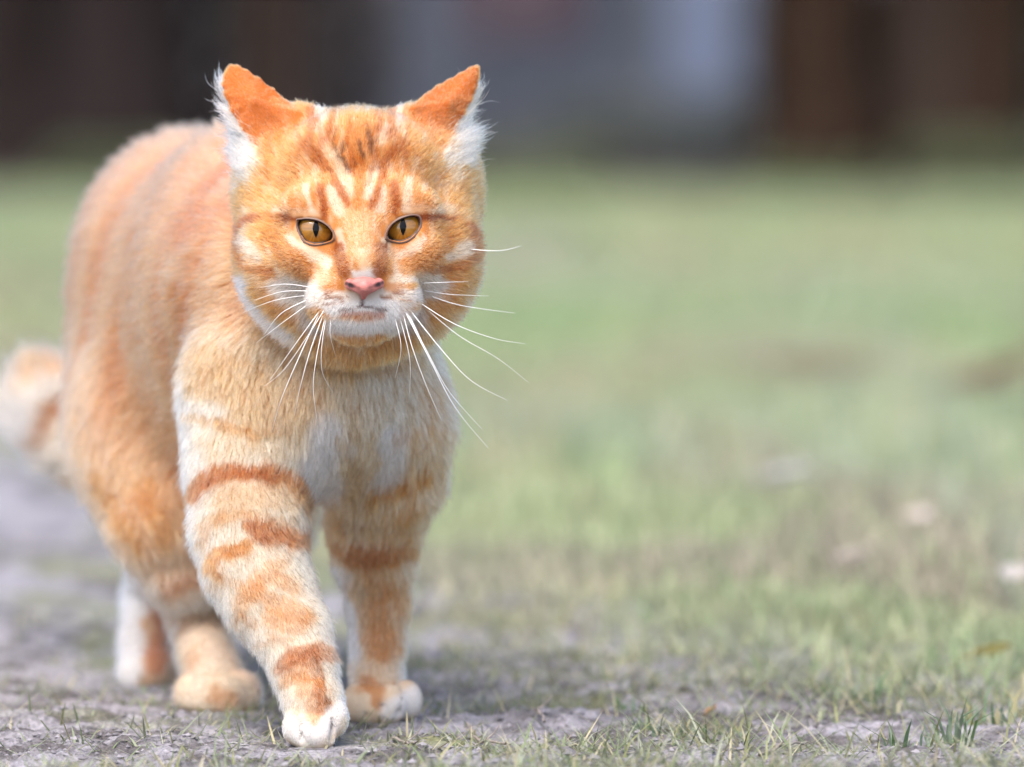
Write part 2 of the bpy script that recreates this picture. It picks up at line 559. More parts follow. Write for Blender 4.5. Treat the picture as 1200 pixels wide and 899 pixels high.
def tree(px, d, r, h, mat, label, c, lean=0.0):
    x, y = bgx(px, d), d - CAM_D
    root = empty("tree", (x, y, 0))
    tag(root, label, "tree", "trees at the far edge of the field")
    zz = np.linspace(-0.15, h, 16)
    rad = r * (1 - 0.55 * zz / h) * (1 + 0.55 * np.exp(-np.maximum(zz, 0) / 0.28))
    pts = [(lean * z + 0.05 * r * math.sin(z * 1.3 + px), 0.05 * r * math.cos(z * 1.7), z) for z in zz]
    V_, F_ = tube(pts, rad, 18)
    V_ *= 1 + 0.06 * np.stack([vnoise(V_ * np.array([5, 5, 0.6]) + px)] * 2 + [np.zeros(len(V_))], 1)
    mesh_np("trunk", V_, F_, mat, parent=root)
    for k in range(6):
        z0 = h * (0.55 + 0.07 * k)
        a = k * 2.4 + px
        L = h * (0.42 - 0.03 * k)
        lp = [(lean * z0 + math.cos(a) * L * t, math.sin(a) * L * t, z0 + L * 0.75 * t ** 0.8) for t in np.linspace(0, 1, 7)]
        V_, F_ = tube(lp, r * 0.32 * (1 - 0.8 * np.linspace(0, 1, 7)), 8)
        mesh_np("limb", V_, F_, mat, parent=root)
    V_, F_, C_ = leaf_cloud(np.array([lean * h, 0, h * 1.15]), np.array([h * 0.5, h * 0.5, h * 0.42]), 2600, 0.16, c)
    mesh_np("crown", V_, F_, m_crown, parent=root, colour=C_, smooth=False)
    return root


LG, LB = (0.05, 0.075, 0.025), (0.07, 0.06, 0.03)
tree(150, 30.5, 0.33, 9.0, m_bark_dark, "thick charcoal dark tree trunk behind the cat's back", LG)
tree(15, 31.0, 0.28, 8.5, m_bark_dark, "dark tree trunk at the left edge of the picture", LG, 0.02)
tree(320, 33.0, 0.23, 8.0, m_bark_mid, "grey brown tree trunk behind the cat's left ear in the photo", LB, -0.02)
tree(965, 30.5, 0.25, 9.0, m_bark_brown, "broad dark brown tree trunk right of the pale blue door", LG)
tree(1080, 31.0, 0.15, 8.0, m_bark_mid, "lighter warm brown trunk between two dark brown trunks", LB)
tree(1162, 30.2, 0.16, 8.5, m_bark_brown, "narrow dark brown trunk near the right edge of the picture", LG, 0.01)


def hedge(px0, px1, d, h, c, n, label, name="hedge", size=0.07):
    x0, x1 = bgx(px0, d), bgx(px1, d)
    root = empty(name, ((x0 + x1) / 2, d - CAM_D, 0))
    tag(root, label, name.replace("_", " "), "hedges and shrubs behind the field")
    W = (x1 - x0) / 2
    q = np.stack([(rng.random(n) * 2 - 1) * W, (rng.random(n) * 2 - 1) * 0.6, h * rng.random(n) ** 0.8], 1)
    q[:, 2] *= 1 + 0.25 * vnoise(q * np.array([1.4, 0, 0]) + px0)
    a = nrm(rng.standard_normal((n, 3)))
    b = nrm(np.cross(a, rng.standard_normal((n, 3))))
    s = (size * (0.6 + 0.8 * rng.random(n)))[:, None]
    V = np.stack([q - a * s, q + b * s * 0.5, q + a * s, q - b * s * 0.5], 1).reshape(-1, 3)
    Fq = (np.arange(n) * 4)[:, None] + np.array([[0, 1, 2, 3]])
    C = np.repeat(np.array(c)[None] * (0.5 + rng.random((n, 1))), 4, 0)
    mesh_np("foliage", V, Fq, m_crown, parent=root, colour=C, smooth=False)
    for k in range(max(3, int(W * 2.5))):
        x = -W + 2 * W * (k + 0.5) / max(3, int(W * 2.5))
        V_, F_ = tube([(x, 0, -0.1), (x + 0.05, 0.02, h * 0.4), (x - 0.03, 0.05, h * 0.85)], [0.05, 0.035, 0.015], 7)
        mesh_np("stem", V_, F_, m_bark_dark, parent=root)
    return root


hedge(-420, 250, 33.0, 2.6, (0.026, 0.021, 0.02), 9000, "dark nearly leafless hedge behind the left tree trunks")
hedge(250, 470, 35.0, 2.4, (0.30, 0.25, 0.225), 5000, "grey brown hedge behind the cat's head")
hedge(885, 1175, 33.0, 2.6, (0.036, 0.022, 0.015), 6000, "dark brown hedge filling the gaps between the right trunks")
hedge(1180, 1650, 33.5, 2.4, (0.035, 0.05, 0.02), 6500, "dark green hedge running out of the picture on the right")


def box(x0, x1, y0, y1, z0, z1):
    V = np.array([[x, y, z] for x in (x0, x1) for y in (y0, y1) for z in (z0, z1)], float)
    Fq = np.array([[0, 1, 3, 2], [4, 6, 7, 5], [0, 4, 5, 1], [2, 3, 7, 6], [0, 2, 6, 4], [1, 5, 7, 3]])
    return V, Fq


def pbox(name, b, mat, parent):
    V_, F_ = box(*b)
    return mesh_np(name, V_, F_, mat, parent=parent, smooth=False)


hedge(640, 905, 34.0, 0.42, (0.24, 0.25, 0.22), 1100, "low grey green shrub growing in front of the pale blue door", "shrub", 0.05)
for a, b, d, h, n, lab in ((60, 215, 25.0, .15, 500, "low dark weeds at the foot of the thick charcoal trunk"), (520, 700, 25.2, .17, 600, "low dark green weeds at the far edge of the lawn beside the cat's right cheek"),
                           (890, 1020, 24.9, .13, 420, "low weeds at the foot of the broad dark brown trunk"), (1060, 1230, 25.3, .20, 600, "tallest weeds at the far lawn edge near the right of the picture")):
    hedge(a, b, d, h, (0.10, 0.115, 0.055), n, lab, "weed_clump", 0.03)
DH = 40.0
hx0, hx1 = bgx(400, DH), bgx(1020, DH)
house = empty("house", ((hx0 + hx1) / 2, DH - CAM_D, 0))
tag(house, "slate grey house wall with pale blue door, far behind the field", "house")
hw = (hx1 - hx0) / 2
ox = (hx0 + hx1) / 2
m_slate = mat_plain("slate_render", (0.115, 0.125, 0.15), rough=0.9, scale=1.5, var=0.3)
m_blue = mat_plain("pale_blue_paint", (0.25, 0.29, 0.39), rough=0.6, scale=3, var=0.12)
m_red = mat_plain("faded_red_paint", (0.13, 0.075, 0.085), rough=0.7, scale=3, var=0.2)
m_frame = mat_plain("grey_frame_paint", (0.22, 0.23, 0.25), rough=0.6, scale=5, var=0.1)
m_roof = mat_plain("roof_tile", (0.10, 0.06, 0.05), rough=0.8, scale=8, var=0.3)
m_stone = mat_plain("plinth_stone", (0.13, 0.125, 0.115), rough=0.9, scale=4, var=0.3)
pbox("wall", (-hw, hw, 0, 5, 0.0, 3.2), m_slate, house)
pbox("plinth", (-hw - 0.04, hw + 0.04, -0.05, 5.05, -0.1, 0.22), m_stone, house)
rv = np.array([[-hw - .3, -.4, 3.15], [hw + .3, -.4, 3.15], [hw + .3, 5.4, 3.15], [-hw - .3, 5.4, 3.15], [-hw - .3, 2.5, 5.0], [hw + .3, 2.5, 5.0]])
mesh_np("roof", rv, np.array([[0, 1, 5, 4], [2, 3, 4, 5], [0, 3, 2, 1], [0, 4, 4, 3], [1, 2, 5, 5]])[:3], m_roof, parent=house, smooth=False)
dx0, dx1 = bgx(782, DH) - ox, bgx(862, DH) - ox
door = pbox("door", (dx0, dx1, -0.06, -0.004, 0.06, 2.2), m_blue, house)
pbox("door_frame", (dx0 - 0.07, dx0 - 0.002, -0.09, -0.003, 0.06, 2.27), m_frame, door)
pbox("door_frame", (dx1 + 0.002, dx1 + 0.07, -0.09, -0.003, 0.06, 2.27), m_frame, door)
V_, F_ = tube([(dx1 - 0.12, -0.062, 1.02), (dx1 - 0.12, -0.12, 1.02), (dx1 - 0.24, -0.12, 1.02)], [0.014] * 3, 8)
mesh_np("handle", V_, F_, m_frame, parent=door)
for a, b in ((548, 600), (618, 672)):
    sx0, sx1 = bgx(a, DH) - ox, bgx(b, DH) - ox
    sh = pbox("shutter", (sx0, sx1, -0.05, -0.004, 0.82, 2.1), m_red, house)
wx0, wx1 = bgx(601, DH) - ox, bgx(617, DH) - ox
pbox("window", (wx0 + .005, wx1 - .005, -0.03, -0.004, 0.86, 2.1), m_frame, house)


# ------------------------------------------------------------------ the cat: signed distance body, then fur
MM = 0.001


class Prim:
    def __init__(s, f, k, flow, L, dens, part, lift=0.5):
        s.f, s.k, s.flow, s.L, s.dens, s.part, s.lift = f, k, flow, L, dens, part, lift


PR = []


def ell(c, r):
    c, r = np.array(c, np.float32), np.array(r, np.float32) * MM

    def f(p):
        q = (p - c) / r
        k0 = np.sqrt((q * q).sum(1))
        q = q / r
        k1 = np.sqrt((q * q).sum(1))
        return k0 * (k0 - 1) / np.maximum(k1, 1e-6)
    return f


def cone(a, b, r1, r2):
    a, b = np.array(a, np.float32), np.array(b, np.float32)
    ba = b - a
    L2 = float((ba * ba).sum())
    r1, r2 = r1 * MM, r2 * MM

    def f(p):
        pa = p - a
        h = np.clip(pa @ ba / L2, 0, 1)
        q = pa - h[:, None] * ba
        return np.sqrt((q * q).sum(1)) - (r1 + (r2 - r1) * h)
    return f


def tri(a, b, c, th):
    a, b, c = [np.array(v, np.float32) for v in (a, b, c)]
    ba, cb, ac = b - a, c - b, a - c
    n = np.cross(ba, ac)
    n1, n2, n3 = np.cross(ba, n), np.cross(cb, n), np.cross(ac, n)

    def seg(q, e):
        h = np.clip(q @ e / (e @ e), 0, 1)
        d = q - h[:, None] * e
        return (d * d).sum(1)

    def f(p):
        pa, pb, pc = p - a, p - b, p - c
        ins = (np.sign(pa @ n1) + np.sign(pb @ n2) + np.sign(pc @ n3)) < 2.0
        de = np.minimum(np.minimum(seg(pa, ba), seg(pb, cb)), seg(pc, ac))
        dp = (pa @ n) ** 2 / (n @ n)
        return np.sqrt(np.where(ins, de, dp)) - th * MM
    return f


NOSE = P(427, 322, -0.058)


def f_head(p):
    return nrm(p - NOSE)


def f_const(v):
    v = nrm(np.array(v, float))
    return lambda p: np.broadcast_to(v, p.shape)


def add(f, k, flow, L, dens, part, lift=0.5):
    PR.append(Prim(f, k * MM, flow, L * MM, dens, part, lift))


def chain(pts, k, L, dens, part, lift=0.45):
    """pts: (px, py, y, radius in mm, fur length) joints of a limb, joined by tapering segments."""
    for i in range(len(pts) - 1):
        a, b = pts[i], pts[i + 1]
        A, B = P(*a[:3]), P(*b[:3])
        add(cone(A, B, a[3], b[3]), k if i == 0 else 5, f_const(B - A), (a[4] + b[4]) / 2, dens, part, lift)


BACK = (-0.22, 1.0, -0.45)
# torso
add(ell(P(226, 330, .355), (60, 78, 76)), 1, f_const((-.15, 0.8, -0.8)), 12, 0.9, 'body')
add(ell(P(285, 362, .22), (52, 72, 90)), 26, f_const(BACK), 11, 1.0, 'body')
add(ell(P(256, 345, .29), (55, 72, 66)), 42, f_const(BACK), 11, 1.0, 'body')
add(ell(P(312, 350, .175), (51, 71, 62)), 34, f_const(BACK), 11, 1.1, 'body')
add(ell(P(338, 338, .135), (50, 74, 56)), 24, f_const(BACK), 11, 1.2, 'body')
add(ell(P(376, 458, .100), (46, 62, 44)), 24, f_const((0, -0.05, -1)), 9.5, 2.6, 'chest')
add(cone(P(412, 300, .08), P(378, 420, .102), 43, 47), 22, f_const((0, 0.3, -1)), 9, 2.6, 'chest')
add(ell(P(270, 500, .25), (50, 40, 90)), 30, f_const((0, 0.9, -0.5)), 11, 0.9, 'body')
# front right leg (forward)
chain([(300, 470, .085, 33, 10), (294, 545, .068, 29, 8), (291, 620, .045, 25.2, 7), (299, 665, .034, 23.0, 6), (316, 702, .026, 20.6, 5),
       (341, 742, .015, 17.2, 5), (356, 782, .006, 14.6, 4), (367, 824, -.002, 13.2, 3.5), (369, 848, -.007, 9.6, 3)], 26, 7, 3.2, 'legRF')
for q in ((347, 853, -.010), (360, 861, -.015), (378, 860, -.014), (393, 842, -.008)):
    add(ell(P(*q), (6.4, 7.0, 8.5)), 3.5, f_const((0.05, -0.6, -1)), 1.9, 5.0, 'legRF', 0.3)
# front left leg (standing)
chain([(457, 500, .105, 28, 9), (451, 555, .115, 26.5, 9), (440, 605, .125, 21.5, 8), (439, 655, .135, 18.0, 6), (444, 705, .14, 14.2, 5),
       (443, 755, .14, 12.2, 4.5), (441, 788, .138, 11.6, 4), (445, 815, .132, 12.6, 3.5)], 24, 7, 2.6, 'legLF')
for q in ((420, 824, .116), (436, 827, .110), (457, 826, .110), (476, 821, .118)):
    add(ell(P(*q), (8.0, 7.5, 10)), 4, f_const((0, -1, -0.6)), 2.0, 4.0, 'legLF', 0.3)
# right hind leg (under the belly)
add(ell(P(184, 480, .31), (40, 78, 56)), 30, f_const((0.1, 0.2, -1)), 12, 1.0, 'legRH')
chain([(186, 520, .28, 38, 12), (199, 610, .235, 28, 10), (214, 668, .23, 18, 8), (228, 715, .262, 12.5, 7), (240, 765, .225, 12.2, 7), (253, 802, .190, 14.0, 6)],
      24, 7, 1.6, 'legRH')
for q in ((224, 815, .178), (243, 818, .170), (266, 818, .170), (287, 813, .178)):
    add(ell(P(*q), (8.6, 7.8, 11)), 7, f_const((0, -1, -0.6)), 4.5, 1.8, 'legRH', 0.3)
# left hind leg (trailing)
chain([(262, 470, .37, 42, 12), (225, 590, .33, 26, 10), (188, 655, .35, 16, 7), (174, 700, .375, 12.5, 5), (168, 755, .345, 12, 5), (168, 785, .335, 12.5, 4)],
      24, 7, 1.2, 'legLH')
for q in ((155, 790, .322), (167, 791, .316), (181, 790, .318), (191, 788, .326)):
    add(ell(P(*q), (7.6, 7.4, 10)), 9, f_const((0, -1, -0.6)), 3, 1.2, 'legLH', 0.3)
# tail
chain([(195, 265, .42, 17, 12), (152, 380, .455, 16, 14), (126, 480, .475, 17, 14), (106, 520, .48, 19, 14), (80, 507, .485, 20, 15), (57, 478, .485, 20.5, 16),
       (50, 458, .48, 16, 15)], 14, 14, 1.2, 'tail')
# head
add(ell(P(418, 246, .055), (48, 41.5, 48)), 16, f_head, 4.6, 5.0, 'head')
for q in ((346, 176, .045), (490, 176, .045)):
    add(ell(P(*q), (20, 13, 22)), 9, f_head, 4.2, 5.0, 'head')
add(ell(P(320, 226, .058), (18, 30, 32)), 9, f_head, 5.5, 5.0, 'head')
add(ell(P(518, 226, .058), (18, 30, 32)), 9, f_head, 5.5, 5.0, 'head')
add(ell(P(340, 300, .034), (25.5, 27, 32)), 10, f_head, 5.2, 5.5, 'head')
add(ell(P(499, 298, .034), (25.5, 27, 32)), 10, f_head, 5.2, 5.5, 'head')
add(ell(P(421, 342, .026), (37, 16, 32)), 26, f_head, 7, 5.0, 'head')
add(ell(P(420, 194, .026), (36, 20, 26)), 10, f_head, 4, 5.0, 'head')
add(cone(P(421, 258, .010), P(426, 314, -.021), 15, 10.5), 10, f_head, 2.5, 6.0, 'head')
add(ell(P(374, 301, .004), (19, 13, 14)), 9, f_head, 3, 6.0, 'head')
add(ell(P(473, 299, .004), (19, 13, 14)), 9, f_head, 3, 6.0, 'head')
add(ell(P(373, 242, .006), (17, 8, 10)), 14, f_head, 3, 6.0, 'head')
add(ell(P(470, 240, .006), (17, 8, 10)), 14, f_head, 3, 6.0, 'head')
add(ell(P(424, 374, -.009), (14, 7.5, 11)), 6, f_const((0, -0.2, -1)), 3.5, 6.0, 'head', 0.6)
add(ell(P(401, 351, -.013), (17, 10.8, 14.5)), 11, f_head, 3.2, 6.5, 'head', 0.55)
add(ell(P(450, 350, -.013), (17, 10.8, 14.5)), 11, f_head, 3.2, 6.5, 'head', 0.55)
# ears
EL = dict(tip=P(274, 83, .050), A=P(346, 134, .036), B=P(306, 170, .038), E=P(267, 112, .046), A2=P(330, 138, .075), C=P(284, 190, .080),
          rim=[P(272, 81, .050), P(285, 85, .049), P(306, 98, .046), P(332, 120, .042), P(350, 140, .036), P(334, 168, .036), P(306, 172, .038), P(284, 146, .042), P(268, 114, .046), P(265, 96, .049)])
ER = dict(tip=P(555, 84, .050), A=P(484, 134, .036), B=P(514, 172, .038), E=P(549, 118, .044), A2=P(495, 138, .075), C=P(540, 185, .080),
          rim=[P(557, 82, .050), P(545, 88, .049), P(523, 100, .046), P(504, 112, .043), P(480, 136, .036), P(492, 170, .036), P(514, 174, .038), P(532, 146, .041), P(547, 120, .044), P(556, 98, .048)])
for e in (EL, ER):
    ff = f_const(e['tip'] - (e['A'] + e['B']) / 2)
    rm = np.array(e['rim'])
    tq = np.arange(16) / 16 * len(rm)
    iq = np.floor(tq).astype(int)
    fq = (tq - iq)[:, None]
    q0, q1, q2, q3 = [rm[(iq + k_) % len(rm)] for k_ in (-1, 0, 1, 2)]
    e['rim'] = list(0.5 * (2 * q1 + (q2 - q0) * fq + (2 * q0 - 5 * q1 + 4 * q2 - q3) * fq ** 2 + (3 * q1 - q0 - 3 * q2 + q3) * fq ** 3))
    mid = np.mean(e['rim'], 0) + np.array([0, -0.0035, 0])
    for a, b in zip(e['rim'], e['rim'][1:] + e['rim'][:1]):
        add(tri(mid, a, b, 1.5), 1.5, ff, 2.3, 11.0, 'ear', 0.3)
    PR[-16].k = 6 * MM
    add(tri(e['tip'] * .6 + e['C'] * .4 + np.array([0, .004, 0]), e['A2'], e['C'], 1.4), 3, ff, 4.0, 4.0, 'earback', 0.4)

EYES = [P(369.5, 271, .0078), P(472.5, 268.5, .0078)]
EYE_R = 11.0
OUT_L = [(349.4, 258.5), (354, 257.8), (362, 257.3), (374, 259.8), (384, 265.6), (390, 273.5), (389.5, 280.5), (380, 284), (368, 285.2), (358, 281.5), (352.2, 272), (349.4, 264)]
OUT_R = [(454.6, 272.5), (460, 263.8), (470, 257.2), (482, 253.4), (490, 254.8), (491.8, 262), (488.5, 271), (480, 279), (470, 282.6), (460, 281), (454.5, 278.5)]


def opening(ol):
    """Eye opening: the almond outline pushed straight into the head, slightly deeper than the eyeball's front."""
    q = np.array([(P(a, b, 0.0)[0], P(a, b, 0.0)[2]) for a, b in ol], np.float32)
    lo, hi = q.min(0) - .006, q.max(0) + .006

    def f(p):
        out = np.full(len(p), .02, np.float32)
        s_ = np.nonzero((p[:, 0] > lo[0]) & (p[:, 0] < hi[0]) & (p[:, 2] > lo[1]) & (p[:, 2] < hi[1]) & (p[:, 1] < .04))[0]
        if not len(s_):
            return out
        x, z = p[s_, 0], p[s_, 2]
        d = np.full(len(s_), 9.0, np.float32)
        ins = np.zeros(len(s_), bool)
        for a, b in zip(q, np.roll(q, -1, 0)):
            e = b - a
            h = np.clip(((x - a[0]) * e[0] + (z - a[1]) * e[1]) / (e @ e), 0, 1)
            d = np.minimum(d, np.hypot(x - a[0] - h * e[0], z - a[1] - h * e[1]))
            ins ^= ((a[1] > z) != (b[1] > z)) & (x < (b[0] - a[0]) * (z - a[1]) / (b[1] - a[1] + 1e-12) + a[0])
        d = np.where(ins, -d, d) - .0002
        out[s_] = np.maximum(d, p[s_, 1] - .014)
        return out
    return f


TOES = [cone(P(353.5, 846, -.017), P(353.5, 868, -.021), 1.2, 1.3), cone(P(369, 848, -.020), P(369, 872, -.025), 1.3, 1.5), cone(P(386, 836, -.012), P(388, 864, -.018), 1.3, 1.5),
        cone(P(428, 812, .112), P(428, 838, .104), 0.8, 1.1), cone(P(447, 812, .108), P(447, 840, .100), 0.8, 1.1), cone(P(467, 812, .110), P(467, 838, .104), 0.8, 1.1)]
CARVE = [opening(OUT_L), opening(OUT_R)]
MOUTH = [cone(P(396, 366, -.030), P(411, 362, -.034), 1.3, 1.5), cone(P(411, 362, -.034), P(425, 357.5, -.038), 1.5, 1.5),
         cone(P(425, 357.5, -.038), P(439, 361.5, -.034), 1.5, 1.5), cone(P(439, 361.5, -.034), P(453, 365, -.030), 1.5, 1.3),
         cone(P(426, 345, -.038), P(425, 358, -.038), 1.2, 1.2)]


def smin(a, b, k):
    h = np.clip(0.5 + 0.5 * (b - a) / k, 0, 1)
    return b + (a - b) * h - k * h * (1 - h)


def smax(a, b, k):
    return -smin(-a, -b, k)


def F(p, keep=None):
    p = p.astype(np.float32)
    d = None
    for i, pr in enumerate(PR):
        di = pr.f(p)
        if keep is not None:
            keep[:, i] = di
        d = di if d is None else smin(d, di, np.float32(pr.k))
    for c in CARVE:
        d = smax(d, -c(p), 0.0012)
    for c in MOUTH + TOES:
        d = smax(d, -c(p), 0.0015)
    return d


def mesh_sdf(fn, lo, hi, h, B=5):
    lo, hi = np.array(lo, float), np.array(hi, float)
    nb = np.ceil((hi - lo) / (h * B)).astype(int)
    dim = nb * B + 1
    bc = np.stack(np.meshgrid(*[np.arange(k) for k in nb], indexing='ij'), -1).reshape(-1, 3)
    dv = fn(lo + (bc + 0.5) * B * h)
    near = np.abs(dv) < B * h * 0.87 * 1.5
    val = np.repeat(np.repeat(np.repeat(np.where(dv < 0, -1.0, 1.0).reshape(nb), B, 0), B, 1), B, 2)
    val = np.pad(val, ((0, 1),) * 3, mode='edge').astype(np.float32)
    need = np.zeros(dim, bool)
    nm = near.reshape(nb)
    for a in range(B + 1):
        for b in range(B + 1):
            for c in range(B + 1):
                need[a:a + nb[0] * B:B, b:b + nb[1] * B:B, c:c + nb[2] * B:B][:nb[0], :nb[1], :nb[2]] |= nm
    idx = np.argwhere(need)
    out = np.empty(len(idx), np.float32)
    for s in range(0, len(idx), 300000):
        out[s:s + 300000] = fn(lo + idx[s:s + 300000] * h)
    val[idx[:, 0], idx[:, 1], idx[:, 2]] = out
    ins = val < 0
    c8 = [ins[a:dim[0] - 1 + a, b:dim[1] - 1 + b, c:dim[2] - 1 + c] for a in (0, 1) for b in (0, 1) for c in (0, 1)]
    s8 = sum(x.astype(np.int8) for x in c8)
    cell = np.argwhere((s8 > 0) & (s8 < 8))
    cid = -np.ones(dim - 1, np.int32)
    cid[cell[:, 0], cell[:, 1], cell[:, 2]] = np.arange(len(cell))
    corners = [(a, b, c) for a in (0, 1) for b in (0, 1) for c in (0, 1)]
    acc, cnt = np.zeros((len(cell), 3)), np.zeros(len(cell))
    for a in corners:
        for k in range(3):
            if a[k] == 0:
                b = list(a); b[k] = 1
                va = val[cell[:, 0] + a[0], cell[:, 1] + a[1], cell[:, 2] + a[2]]
                vb = val[cell[:, 0] + b[0], cell[:, 1] + b[1], cell[:, 2] + b[2]]
                m = (va < 0) != (vb < 0)
                t = np.where(m, va / np.where(m, va - vb, 1), 0)
                pt = np.array(a, float)[None].repeat(len(cell), 0)
                pt[:, k] += t
                acc[m] += pt[m]; cnt[m] += 1
    V = lo + (cell + acc / cnt[:, None]) * h
    faces = []
    for k in range(3):
        u, v = (k + 1) % 3, (k + 2) % 3
        sl0, sl1 = [slice(1, d - 1) for d in dim], [slice(1, d - 1) for d in dim]
        sl0[k], sl1[k] = slice(0, dim[k] - 1), slice(1, dim[k])
        A, Bv = ins[tuple(sl0)], ins[tuple(sl1)]
        e = np.argwhere(A != Bv)
        org = np.ones(3, int); org[k] = 0
        flip = A[e[:, 0], e[:, 1], e[:, 2]]
        e = e + org
        q = []
        for du, dvv in ((1, 1), (0, 1), (0, 0), (1, 0)):
            c = e.copy(); c[:, u] -= du; c[:, v] -= dvv
            q.append(cid[c[:, 0], c[:, 1], c[:, 2]])
        q = np.stack(q, 1)
        q[~flip] = q[~flip][:, ::-1]
        faces.append(q)
    Fq = np.concatenate(faces)
    Fq = Fq[(Fq >= 0).all(1)]
    V = V.astype(np.float32)
    for it in range(3):
        g = grad(fn, V, h * 0.4)
        d = fn(V)
        V = V - np.clip(d, -h, h)[:, None] * g / np.maximum((g * g).sum(1, keepdims=True), 0.25)
    return V, Fq


def grad(fn, p, e):
    k = np.array([[1, -1, -1], [-1, -1, 1], [-1, 1, -1], [1, 1, 1]], np.float32)
    g = np.zeros((len(p), 3), np.float32)
    for kk in k:
        g += kk * fn(p + kk * np.float32(e))[:, None]
    return g / (4 * e)


BV, BF = mesh_sdf(F, (-0.31, -0.05, -0.004), (-0.005, 0.57, 0.335), 0.0019)
BN = nrm(grad(F, BV, 0.0008))
dk = np.empty((len(BV), len(PR)), np.float32)
F(BV, dk)

# fields over the body, blended between the primitives that meet at each vertex
wk = np.exp(-np.clip(dk, 0, 0.2) / 0.0035)
wk /= wk.sum(1, keepdims=True)
flow = np.zeros_like(BV)
for i, pr in enumerate(PR):
    flow += wk[:, i:i + 1] * pr.flow(BV).astype(np.float32)
fl_len = wk @ np.array([p.L for p in PR], np.float32)
fl_den = wk @ np.array([p.dens for p in PR], np.float32)
fl_lift = wk @ np.array([p.lift for p in PR], np.float32)
PARTS = ['body', 'chest', 'legRF', 'legLF', 'legRH', 'legLH', 'tail', 'head', 'ear', 'earback']
tags = np.stack([wk[:, [i for i, p in enumerate(PR) if p.part == t]].sum(1) for t in PARTS], 1)


# ---- colour of the coat: base per region, then tabby markings as strokes measured on the photograph
def S(*a):
    return lin(*a)


